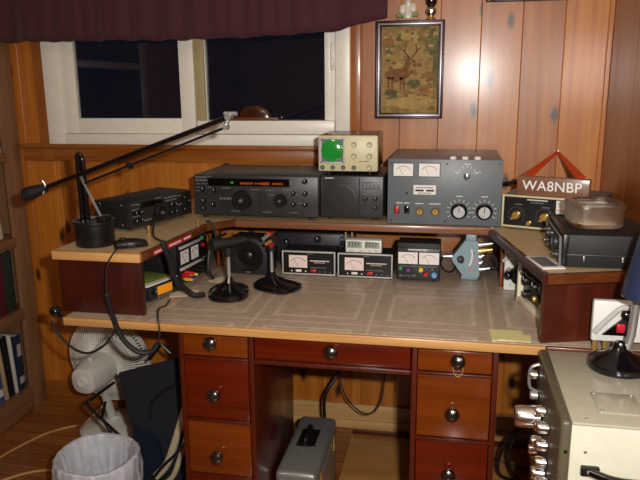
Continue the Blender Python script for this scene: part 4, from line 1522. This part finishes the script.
for i, (p, rz, w, d_, lb) in enumerate((((-.79, 1.86, DT), 20, .085, .055, 'cream card lying beside the small radio with orange display'), ((-.735, 2.02, DT), 65, .06, .04, 'cream slip of card lying in front of the twin-meter supply'))):
    c = tag(MB().box(-w / 2, w / 2, -d_ / 2, d_ / 2, 0, .0015, .0004, 1).build('card', 'paper_cream', None, p, (0, 0, math.radians(rz))), lb, 'card')

sk = thing('loudspeaker', 'black square loudspeaker with a round cone, in the rear left desk corner', 'speaker', (-.725, 2.10, DT), -4)
w, h = .135, .125
MB().box(0, w, .006, .10, 0, h, .006).build('case', 'black_m', sk)
m = MB().use('dgrey').box(.003, w - .003, 0, .008, .003, h - .003, .003)
m.build('front_panel', None, sk)
MB().lathe([(.054, 0), (.052, .004), (.046, .003), (.020, -.004), (.012, .002), (0, .004)], (w / 2, 0, h / 2 + .002), (0, -1, 0), 36).build('cone', 'black', sk)
m = MB().use('ink_dim')
m.box(.060, .075, -.0008, .001, .008, .012)
m.build('badge', None, sk)

mb2 = thing('mobile_radio', 'black radio box under the rear shelf, behind the two pale-edged meters', 'radio', (-.60, 2.25, DT))
MB().box(0, .26, .008, .18, .004, .115, .003).build('case', 'black_m', mb2)
m = MB().use('dgrey').box(.002, .258, 0, .010, .006, .113, .003)
m.build('front_panel', None, mb2)
knob(mb2, .235, .098, .009, .014, 'mgrey')
knob(mb2, .150, .095, .012, .014)
knob(mb2, .04, .08, .012, .014)
for x in (.02, .24):
    for y in (.03, .16):
        MB().cyl((x, y, .0002), (x, y, .005), .006, .006, 8).build('foot', 'rubber', mb2)
mb3 = thing('cable_adapter', 'pair of silver and brass connectors above the gap between pale-edged meters', 'connector', (-.350, 2.224, DT + .083))
MB().box(-.018, .042, 0, .022, 0, .012, .002).build('base', 'black_m', mb3)
for u in (0, .022):
    m = MB().use('steel').cyl((u, .011, .011), (u, .011, .032), .0075, .0075, 14).use('brass').cyl((u, .011, .032), (u, .011, .044), .005, .004, 12)
    m.build('connector', None, mb3)
MB().box(-.018, .042, .001, .021, -.083, .0, .002).build('stand', 'black_m', mb3)


def desk_mic(loc, rz, label, head, plugs=False):
    r = thing('desk_microphone', label, 'microphone', loc, rz, 'desk microphones')
    m = MB()
    rings = []
    for z, sx, sy, dy in ((.0004, .053, .066, 0), (.006, .057, .070, 0), (.016, .056, .068, 0), (.024, .044, .056, .004), (.030, .024, .030, .016), (.037, .014, .016, .021), (.052, .009, .009, .022)):
        ring = superring(1.06, z, 28, 3.0)
        rings.append([(x * sx, dy + y * sy, z) for x, y, _ in ring])
    m.ring_sweep(rings)
    m.build('base', 'black_g', r)
    MB().box(-.018, .018, -.056, -.030, .013, .021, .003).build('talk_bar', 'black', r)
    MB().cyl((0, .022, .05), (0, .022, .128), .006, .005, 16).build('stem', 'steel', r)['label'] = 'bright metal stem'
    m = MB()
    a_, b_ = head
    m.tube([a_, Vector(a_).lerp(Vector(b_), .5), b_], lambda t: .011 + .008 * t, 18, True, 6)
    m.cyl((0, .022, .118), (0, .022, .145), .012, .014, 16)
    m.build('head', 'black_m', r)
    return r


dm1 = desk_mic((-.648, 1.865, DT), 14, 'black desk microphone in front of the twin-meter supply, left of the pair', ((.052, .045, .162), (-.045, .0, .158)))
dm2 = desk_mic((-.522, 1.962, DT), 66, 'black desk microphone with red-ringed plugs on its head, right of the pair', ((.014, .04, .168), (-.010, .004, .150)))
m = MB().use('red').cyl((-.028, .01, .176), (-.014, .012, .174), .008, .008, 12).use('steel').cyl((-.056, .006, .168), (-.026, .01, .175), .006, .007, 12).use('brass').cyl((-.046, .004, .150), (-.020, .008, .154), .005, .006, 12).use('red').cyl((-.022, .006, .140), (-.012, .008, .142), .006, .006, 12)
m.build('plug', None, dm2)['label'] = 'silver, brass and red plugs'

# notes on the front of the desk
for i, (x0, x1, y0, y1, rz, lb) in enumerate(((.108, .190, 1.622, 1.700, 3, 'wide pale yellow note at the front right of the desk top'), (.128, .205, 1.618, 1.664, -6, 'brighter yellow note lying over the wide pale one on desk'))):
    tag(MB().box(-(x1 - x0) / 2, (x1 - x0) / 2, -(y1 - y0) / 2, (y1 - y0) / 2, 0, .0022, .0004, 1)
        .build('sticky_note', ['paper_cream', 'sticky'][i] if i else 'sticky', None, ((x0 + x1) / 2, (y0 + y1) / 2, DT + .0026 * i), (0, 0, math.radians(rz))), lb, 'note', 'yellow notes')

# ------------------------------------------------------------------ cords
def cord(name, pts, r, mat, label, cat='cord'):
    return tag(MB().tube(pts, r, 8).build(name, mat), label, cat)


hc = thing('coiled_cord', 'long black coiled cord hanging over the desk front edge from the left wing', 'cord', (-.90, 1.59, .70))
part(MB().tube([(-.875, 1.656, .955), (-.880, 1.622, .946), (-.892, 1.600, .915), (-.898, 1.594, .870), (-.897, 1.592, .835)], .0022, 7), 'plain_end', 'rubber', hc)
part(MB().coil([(-.897, 1.592, .838), (-.882, 1.588, .775), (-.856, 1.584, .715), (-.815, 1.582, .682), (-.778, 1.586, .682), (-.758, 1.590, .706)], .0052, .0026, 62, 5), 'coil', 'rubber', hc)
part(MB().tube([(-.758, 1.590, .704), (-.752, 1.592, .74), (-.758, 1.600, .772), (-.772, 1.64, .785), (-.788, 1.72, .768), (-.80, 1.775, .766)], .0024, 7), 'plain_end', 'rubber', hc)
cc = thing('coiled_cord', 'black coiled cord from the angled transceiver down to the left desk microphone', 'cord', (-.80, 1.8, .9))
part(MB().tube([(-.892, 1.905, .985), (-.872, 1.86, .985), (-.845, 1.79, .955), (-.790, 1.729, .952)], .003, 7), 'plain_end', 'rubber', cc)
part(MB().coil([(-.790, 1.729, .952), (-.772, 1.729, .895), (-.768, 1.745, .84), (-.742, 1.775, .796), (-.732, 1.80, .776), (-.716, 1.835, .768)], .0062, .003, 48, 5), 'coil', 'rubber', cc)
cord('cable', [(-1.070, 1.592, .752), (-1.055, 1.590, .72), (-1.012, 1.590, .676), (-.965, 1.588, .664), (-.915, 1.590, .690), (-.890, 1.606, .726)], .0034, 'rubber', 'thin black cable hanging in a loop below the left end of desk', 'cable')
cord('cable', [(-.782, 2.06, .944), (-.768, 2.055, .944), (-.758, 2.054, .925), (-.752, 2.06, .88), (-.764, 2.05, .845), (-.79, 2.02, .83)], .0038, 'grn_cable', 'dark green cable running over the rear left corner of the raised shelf', 'cable')
cord('cable', [(-.71, 1.95, .80), (-.725, 1.94, .79), (-.735, 1.93, .83), (-.73, 1.96, .90), (-.72, 2.06, .905)], .0045, 'rubber', 'black cable looping up under the shelf behind left desk microphone', 'cable')
cord('cable', [(.153, 2.23, 1.056), (.17, 2.245, 1.062), (.21, 2.27, 1.060), (.24, 2.29, 1.055)], .005, 'rubber', 'short black cable between the slate amplifier and the antenna tuner', 'cable')
cord('cable', [(-.33, 2.40, .70), (-.31, 2.35, .62), (-.33, 2.28, .48), (-.38, 2.24, .36), (-.425, 2.22, .27), (-.435, 2.30, .10), (-.44, 2.38, .02)], .006, 'rubber', 'thick black cable dropping behind the grey metal case', 'cable')
cord('cable', [(-.39, 2.46, .70), (-.40, 2.44, .50), (-.395, 2.38, .30), (-.36, 2.33, .22), (-.29, 2.32, .17), (-.24, 2.34, .20), (-.225, 2.40, .32), (-.23, 2.46, .70)], .0028, 'rubber', 'thin black cable hanging in a loop in the kneehole', 'cable')
cord('cable', [(.20, 2.45, .70), (.18, 2.44, .60), (.15, 2.40, .42), (.14, 2.36, .22), (.16, 2.34, .05), (.22, 2.33, .018), (.34, 2.28, .018)], .004, 'rubber', 'black cable hanging beside the right pedestal', 'cable')
cord('cable', [(.285, 2.02, .36), (.24, 2.04, .32), (.195, 2.10, .20), (.19, 2.16, .08), (.24, 2.2, .025), (.34, 2.2, .018)], .0055, 'rubber', 'thick black cable curving to the floor behind the beige receiver', 'cable')
cord('cable', [(.30, 2.10, .30), (.25, 2.12, .27), (.22, 2.14, .16), (.25, 2.16, .06), (.36, 2.14, .018)], .005, 'rubber', 'second black cable curving lower behind the beige receiver', 'cable')

pw = thing('plywood_board', 'tan plywood board lying on the floor under the desk', 'board', (0.0, 2.28, 0))
part(MB().box(-.358, .44, 2.085, 2.455, .0005, .009, .001), 'sheet', 'plywood', pw)
part(MB().box(-.358, .44, 2.456, 2.478, .0005, .016, .002), 'edge_strip', 'mahog_r', pw, 'dark red edge strip')

# ------------------------------------------------------------------ grey metal case in the kneehole
tb = thing('toolbox', 'grey metal case with a black handle on top, standing in the kneehole', 'case', (-.43, 1.96, .0), 0)
x0, x1, y0, y1, zt = -.495, -.368, 1.775, 2.140, .240
part(MB().box(x0, x1, y0, y1, 0.0006, zt - .055, .012, 3), 'body', 'toolgrey', tb)
part(MB().box(x0 - .001, x1 + .001, y0 - .001, y1 + .001, zt - .052, zt, .016, 4), 'lid', 'toolgrey', tb)
part(MB().box(x0 - .002, x1 + .0025, y0 - .002, y1 + .002, zt - .0560, zt - .051, .001), 'rim', 'steel', tb)
m = MB().box(-.465, -.405, 1.93, 2.04, zt - .001, zt + .003, .001)
m2 = MB().tube([(-.435, 1.935, zt + .002), (-.435, 1.945, zt + .022), (-.435, 1.985, zt + .028), (-.435, 2.025, zt + .022), (-.435, 2.035, zt + .002)], .007, 10)
part(m, 'handle_plate', 'black', tb)
part(m2, 'handle', 'black', tb)
for yy in (1.84, 2.07):
    part(MB().box(x1 + .001, x1 + .006, yy - .012, yy + .012, zt - .085, zt - .03, .002), 'latch', 'brass', tb, 'brass latch')

# ------------------------------------------------------------------ fan on the floor
fn = thing('fan', 'white plastic electric fan with its back to us, behind the desk end', 'fan', (-1.335, 2.345, 0))
part(MB().lathe([(.135, .0005), (.137, .010), (.120, .026), (.060, .036), (.030, .050), (.026, .06)], (-1.335, 2.345, 0), (0, 0, 1), 40), 'base', 'fan', fn)
FC = Vector((-1.298, 2.285, .330))
vw = (CAM_P - FC).normalized()
AX = (vw * .88 + (CX * -.77 - CU * .62) * .64).normalized()   # the motor's back points towards the viewer
part(MB().tube([(-1.335, 2.335, .05), (-1.335, 2.30, .16), (-1.32, 2.245, .285)], .018, 16), 'stem', 'fan', fn)
R_F = .170
back, front = FC + AX * .02, FC - AX * .055
fx, fy, fz = frame_from(AX)
m = MB()
for k in range(84):
    a = 2 * PI * k / 84
    dr = fx * math.cos(a) + fy * math.sin(a)
    m.tube([FC + AX * .045 + dr * .045, FC + AX * .040 + dr * .10, FC + AX * .022 + dr * .150, FC + AX * .0 + dr * R_F], .0029, 4, True, 3)
for rr, hh, tk in ((.085, .042, .002), (.125, .033, .002)):
    m.tube([FC + AX * hh + (fx * math.cos(2 * PI * k / 48) + fy * math.sin(2 * PI * k / 48)) * rr for k in range(48)], tk, 6, False, loop=True)
part(m, 'rear_grille', 'fan_dusty', fn)
m = MB()
for k in range(72):
    a = 2 * PI * k / 72
    dr = fx * math.cos(a) + fy * math.sin(a)
    m.tube([FC - AX * .062 + dr * .03, FC - AX * .056 + dr * .10, FC - AX * .036 + dr * .155, FC - AX * .008 + dr * R_F], .0014, 4, True, 3)
m.lathe([(.032, 0), (.030, .006), (0, .007)], FC - AX * .06, -AX, 24)
part(m, 'front_grille', 'fan_dusty', fn)
m = MB()
m.ring_sweep([[c + (fx * math.cos(2 * PI * k / 64) + fy * math.sin(2 * PI * k / 64)) * r for k in range(64)] for c, r in ((FC - AX * .012, R_F), (FC - AX * .012, R_F + .005), (FC + AX * .006, R_F + .005), (FC + AX * .006, R_F), (FC - AX * .012, R_F))], False)
part(m, 'rim', 'fan', fn)
m = MB()
for k in range(4):
    a = 2 * PI * k / 4 + .5
    n_ = 10
    rings = []
    for i in range(n_ + 1):
        t = i / n_
        rad = .03 + .118 * t
        w = (.045 + .110 * t) * (1 if t < .9 else .8)
        pts = []
        for sgn, th in ((-1, .0015), (1, .0015), (1, -.0015), (-1, -.0015)):
            aa = a + sgn * w / max(rad, .05) * .6
            dr = fx * math.cos(aa) + fy * math.sin(aa)
            pts.append(FC - AX * .022 + dr * rad + AX * (sgn * .014 * (1 - .4 * t) + th))
        rings.append(pts)
    m.ring_sweep(rings)
m.lathe([(.034, -.018), (.034, .012), (.0, .013)], FC - AX * .02, AX, 24)
part(m, 'blades', 'fan', fn)
m = MB()
u1 = AX
upv = (Vector((0, 0, 1)) - AX * AX.z).normalized()
sd = upv.cross(AX)


def oval(c, rx, ry, n=32):
    out = []
    for k in range(n):
        a = 2 * PI * k / n
        cc_, ss = math.cos(a), math.sin(a)
        q = (abs(cc_) ** 2.8 + abs(ss) ** 2.8) ** (-1 / 2.8)
        out.append(c + sd * cc_ * q * rx + upv * ss * q * ry)
    return out


m.ring_sweep([oval(FC + AX * h + upv * -.004, rx, ry) for h, rx, ry in ((.040, .060, .058), (.075, .062, .060), (.125, .058, .058), (.165, .050, .052), (.180, .046, .048), (.184, .040, .042))])
part(m, 'motor_housing', 'fan', fn)
part(MB().lathe([(.022, 0), (.022, .006), (.019, .008), (.012, .008), (.011, .006), (0, .006)], FC + AX * .183 + upv * -.004, AX, 28), 'speed_dial', 'fan_dusty', fn)
m = MB()
kc = FC + AX * .12 + upv * .055
m.cyl(kc, kc + upv * .016, .010, .013, 16)
part(m, 'oscillation_knob', 'fan', fn)
part(MB().tube([(-1.342, 2.29, .13), (-1.39, 2.235, .08), (-1.45, 2.28, .03), (-1.50, 2.32, .0055), (-1.575, 2.25, .0055), (-1.62, 2.15, .0055), (-1.655, 2.03, .0055), (-1.69, 1.86, .0055)], .005, 8), 'power_cord', 'tan_cord', fn, 'tan electric cord trailing across the floor')
cord('extension_cord', [(-1.62, 1.78, .0055), (-1.55, 1.90, .0055), (-1.46, 1.985, .005), (-1.36, 2.00, .005), (-1.25, 1.98, .005)], .005, 'tan_cord', 'second tan cord lying on floor nearest the lined bin')

# ------------------------------------------------------------------ lined waste bin
wb = thing('waste_bin', 'waste bin lined with a crumpled white plastic bag, under left desk end', 'bin', (-1.044, 1.715, 0))
BC = Vector((-1.044, 1.715, 0))
part(MB().lathe([(.088, .0006), (.117, .270), (.114, .270), (.086, .004), (0, .004)], BC, (0, 0, 1), 40), 'bin', 'bin', wb)
rn = random.Random(3)
ph = [rn.uniform(0, 6.28) for _ in range(6)]


def crinkle(a, z):
    return .0035 * math.sin(7 * a + ph[0] + 30 * z) + .003 * math.sin(13 * a + ph[1] - 22 * z) + .002 * math.sin(23 * a + ph[2] + 50 * z)


rings = []
N_ = 120
for z, r, am in ((.10, .117, 1.6), (.14, .121, 1.6), (.19, .124, 1.5), (.235, .127, 1.3), (.270, .128, .9), (.286, .127, .6), (.2915, .122, .5), (.290, .114, .5), (.26, .107, .9), (.20, .100, 1.2), (.12, .090, 1.2), (.06, .078, 1.2), (.03, .05, .6), (.022, .002, 0)):
    ring = []
    for k in range(N_):
        a = 2 * PI * k / N_
        rr = r + am * abs(crinkle(a, z)) * (1 if z >= .1 and r > .112 else -1)
        ring.append(BC + Vector((math.cos(a) * rr, math.sin(a) * rr, z + .004 * math.sin(3 * a + 1) * (1 if z > .2 else .3) + (.012 * math.sin(5 * a) if z == .10 else 0))))
    rings.append(ring)
m = MB()
m.ring_sweep(rings, False)
for v in m.bm.verts:
    v.co.z *= .955
part(m, 'bin_liner', 'liner', wb)

# ------------------------------------------------------------------ black bag in a folding metal frame
bg = thing('bag', 'black canvas bag in a folding black metal frame against the left pedestal', 'bag', (-.93, 1.98, 0))
m = MB()
# a slumped bag: cross sections from its narrow foot to its wide mouth, in the plane that faces the viewer
secs = [(.004, -.965, -.810, 1.93, 2.05), (.06, -.985, -.800, 1.90, 2.07), (.14, -1.005, -.785, 1.895, 2.085), (.24, -1.022, -.770, 1.90, 2.09), (.34, -1.036, -.757, 1.91, 2.085), (.425, -1.045, -.752, 1.925, 2.07), (.455, -1.040, -.750, 1.94, 2.05)]
rings = []
for z, xa, xb, ya, yb in secs:
    cx_, cy_, hx, hy = (xa + xb) / 2, (ya + yb) / 2, (xb - xa) / 2, (yb - ya) / 2
    ring = []
    for x, y, _ in superring(1, 0, 40, 5):
        a = math.atan2(y, x)
        ring.append((cx_ + x * hx * (1 + .02 * math.sin(5 * a + z * 20)), cy_ + y * hy * (1 + .06 * math.sin(4 * a + z * 14)), z + (.055 * (x + .2) if z > .3 else 0) * (1 if z > .4 else .5)))
    rings.append(ring)
m.ring_sweep(rings)
part(m, 'body', 'bag', bg)
m = MB()
m.prism([(-1.045, .468), (-.770, .556), (-.768, .40), (-.80, .30), (-.88, .24), (-.96, .22), (-1.018, .30)], (0, .008, 0), (0, 1.885, 0))
bmesh.ops.bevel(m.bm, geom=m.bm.edges[:], offset=.003, segments=2, affect='EDGES')
part(m, 'flap', 'bag', bg)
m = MB().prism([(-1.005, .29), (-.955, .27), (-.915, .24), (-.905, .15), (-.935, .03), (-.96, .02), (-.985, .12), (-.995, .2)], (0, .012, 0), (0, 1.874, 0))
part(m, 'side_pocket', 'bag_lt', bg, 'shiny dark side pocket')
m = MB().tube([(-.782, 1.87, .43), (-.815, 1.868, .36), (-.850, 1.866, .26), (-.885, 1.864, .17), (-.925, 1.862, .12)], .013, 8)
m.tube([(-.765, 1.875, .39), (-.80, 1.872, .31), (-.835, 1.870, .21), (-.865, 1.868, .13), (-.90, 1.868, .09)], .009, 8)
part(m, 'strap', 'webbing', bg, 'cream webbing strap')
m = MB().tube([(-.765, 1.855, .52), (-.80, 1.857, .48), (-.89, 1.86, .42), (-.93, 1.862, .37), (-.93, 1.862, .33)], .0045, 8)
part(m, 'carry_cord', 'black', bg)
for pts in (((-.985, 1.86, .205), (-1.165, 1.90, .325), (-1.17, 1.905, .345), (-1.155, 1.905, .36), (-1.055, 1.87, .44)),
            ((-1.06, 1.87, .225), (-1.12, 1.89, .30), (-1.10, 1.885, .36)),
            ((-.99, 2.0, .47), (-.94, 2.0, .53), (-.91, 2.0, .50)), ((-.86, 2.0, .50), (-.80, 1.98, .56)),
            ((-.76, 1.85, .335), (-.83, 1.85, .235), (-.90, 1.85, .16), (-.97, 1.85, .06), (-1.0, 1.85, .006)),
            ((-.965, 1.84, .12), (-.90, 1.84, .05), (-.86, 1.84, .006))):
    part(MB().tube(pts, .0052, 8, len(pts) > 3, 3), 'frame_tube', 'black', bg)

# ------------------------------------------------------------------ beige receiver on its stand, and the desk lamp on it
rv = thing('receiver', 'large beige metal receiver with chrome knobs on the face turned left', 'radio', (.375, 1.42, .49))
x0, x1, y0, y1, zb_, zt = .240, .505, 1.224, 1.578, .492, .757
part(MB().box(x0 - .004, x1, y0, y1, zb_ + .004, zt, .004), 'case', 'beige', rv)
part(MB().box(x0 - .004, x1, y0 - .0015, y1 + .0015, zt - .004, zt + .003, .003), 'top_lid', 'beige_shaded', rv)
m = MB().box(.216, x0 - .003, y0 - .005, y1 + .004, zb_, zt + .005, .008, 3)
part(m, 'front_panel', 'boxgrey', rv, 'olive-grey front panel')
part(MB().box(.292, .375, 1.268, 1.360, zt + .003, zt + .0055, .002), 'access_plate', 'beige_shaded', rv)
for px_, py_ in ((.298, 1.275), (.298, 1.353), (.369, 1.275), (.369, 1.353), (.265, 1.24), (.48, 1.24)):
    part(MB().lathe([(.0035, 0), (.003, .0015), (0, .002)], (px_, py_, zt + (.0055 if px_ not in (.265, .48) else .003)), (0, 0, 1), 10), 'screw_head', 'steel', rv)
for zz in (.70, .60, .53):
    part(MB().lathe([(.0035, 0), (.003, .0015), (0, .002)], (.264, y0, zz), (0, -1, 0), 10), 'screw_head', 'steel', rv)
    part(MB().lathe([(.004, 0), (.003, .002), (0, .0025)], (.228, y0 - .005, zz), (0, -1, 0), 10), 'screw_head', 'black', rv)
h0 = Vector((.262, y0 - .006, .664))
m = MB().tube([h0 + Vector((.012, -.002, 0)), h0 + Vector((.05, -.020, -.003)), h0 + Vector((.10, -.024, -.003)), h0 + Vector((.15, -.020, -.003)), h0 + Vector((.19, -.002, 0))], .0085, 12)
hd = part(m, 'handle', 'black_g', rv)
for u in (-.005, .175):
    W(MB().box(h0.x + u, h0.x + u + .034, y0 - .010, y0 + .001, h0.z - .010, h0.z + .010, .003), rv).build('bracket', 'black', hd)
    W(MB().lathe([(.004, 0), (.003, .002), (0, .003)], (h0.x + u + .014, y0 - .010, h0.z), (0, -1, 0), 10), rv).build('rivet', 'steel', hd)


def side_knob(y, z, r, d, st='chrome', skirt=True):
    m = MB()
    if skirt:
        m.use('black_g').lathe([(r * 1.3, 0), (r * 1.25, .004), (r, .005)], (.2165, y, z), (-1, 0, 0), 24)
    m.use(st).lathe([(r, .003), (r, d * .85), (r * .85, d), (r * .3, d), (0, d * .96)], (.2165, y, z), (-1, 0, 0), 24)
    part(m, 'knob', None, rv)


side_knob(1.47, .640, .026, .058, 'chrome')
for y, z, r, d in ((1.555, .705, .011, .022), (1.53, .665, .010, .020), (1.40, .690, .012, .024), (1.40, .655, .012, .024), (1.345, .680, .012, .026), (1.345, .640, .012, .026), (1.41, .612, .013, .028), (1.345, .600, .013, .026), (1.36, .566, .015, .030), (1.30, .580, .012, .024), (1.31, .545, .017, .032), (1.35, .530, .014, .030), (1.47, .560, .012, .024), (1.54, .60, .010, .020)):
    side_knob(y, z, r, d, 'chrome' if r > .0105 else 'steel', False)
part(MB().tube([(.217, 1.55, .735), (.199, 1.55, .725), (.195, 1.55, .70), (.199, 1.55, .675), (.217, 1.55, .665)], .004, 10), 'grab_handle', 'steel', rv)

sn = thing('stand', 'pine stand carrying the large beige receiver', 'stand', (.37, 1.42, 0))
part(MB().box(.212, .510, 1.215, 1.585, .468, .4915, .003), 'top', 'pine_trim', sn)
for lx in (.215, .478):
    for ly in (1.222, 1.552):
        part(MB().box(lx, lx + .028, ly, ly + .028, 0.0004, .469, .002), 'leg', 'pine_trim_z', sn)

lp = thing('desk_lamp', 'desk lamp with glossy black base and navy blue shade, on the beige receiver', 'lamp', (.376, 1.50, .761))
LZ = zt + .0036
part(MB().lathe([(.064, .0006), (.066, .006), (.064, .016), (.050, .026), (.030, .034), (.016, .046), (.011, .060)], (.376, 1.50, LZ), (0, 0, 1), 44), 'base', 'black_g', lp)
part(MB().tube([(.376 + .012, 1.50, LZ + .035), (.397, 1.50, LZ + .08), (.402, 1.50, LZ + .16), (.412, 1.49, LZ + .25), (.420, 1.46, LZ + .333)], .0088, 14), 'stem', 'steel', lp, 'bright metal stem')
SHC = Vector((.431, 1.445, .950))
m = MB().lathe([(.075, 0), (.076, .003), (.063, .045), (.050, .085), (.040, .120), (.030, .140), (.016, .146), (.014, .142), (.028, .136), (.038, .117), (.048, .083), (.061, .043), (.073, .002)], SHC, (-.10, .02, 1), 48)
part(m, 'shade', 'navy', lp)
part(MB().sph(SHC + Vector((-.004, 0, .05)), .024, 18, (1, 1, 1.2)).cyl(SHC + Vector((-.006, 0, .07)), SHC + Vector((-.013, .003, .138)), .012, .012, 16), 'bulb', 'white', lp)

# white switch box fixed low on the right wing's front panel
wx = thing('switch_box', 'white box with slanted bracket and black lever behind the desk lamp', 'switch', (.39, 1.615, .79))
m = MB().box(.334, .455, 1.592, 1.612, .7852, .884, .004)
part(m, 'case', 'white', wx)
part(MB().tube([(.340, 1.588, .808), (.352, 1.586, .826), (.388, 1.586, .866), (.402, 1.586, .871), (.430, 1.586, .872)], .0065, 8, True, 4), 'bracket', 'lgrey', wx)
m = MB().prism([(.356, .803), (.43, .803), (.43, .858), (.405, .852)], (0, .006, 0), (0, 1.5865, 0))
m.sph((.405, 1.583, .855), .013, 16, (1, .8, 1))
part(m, 'lever', 'black_g', wx)
part(MB().box(.386, .404, 1.582, 1.588, .812, .832, .001), 'flag', 'red', wx, 'red tab')
for u in (.345, .368, .39):
    part(MB().cyl((u, 1.602, .7585), (u, 1.602, .786), .006, .006, 12), 'terminal', 'brass', wx, 'brass terminal')
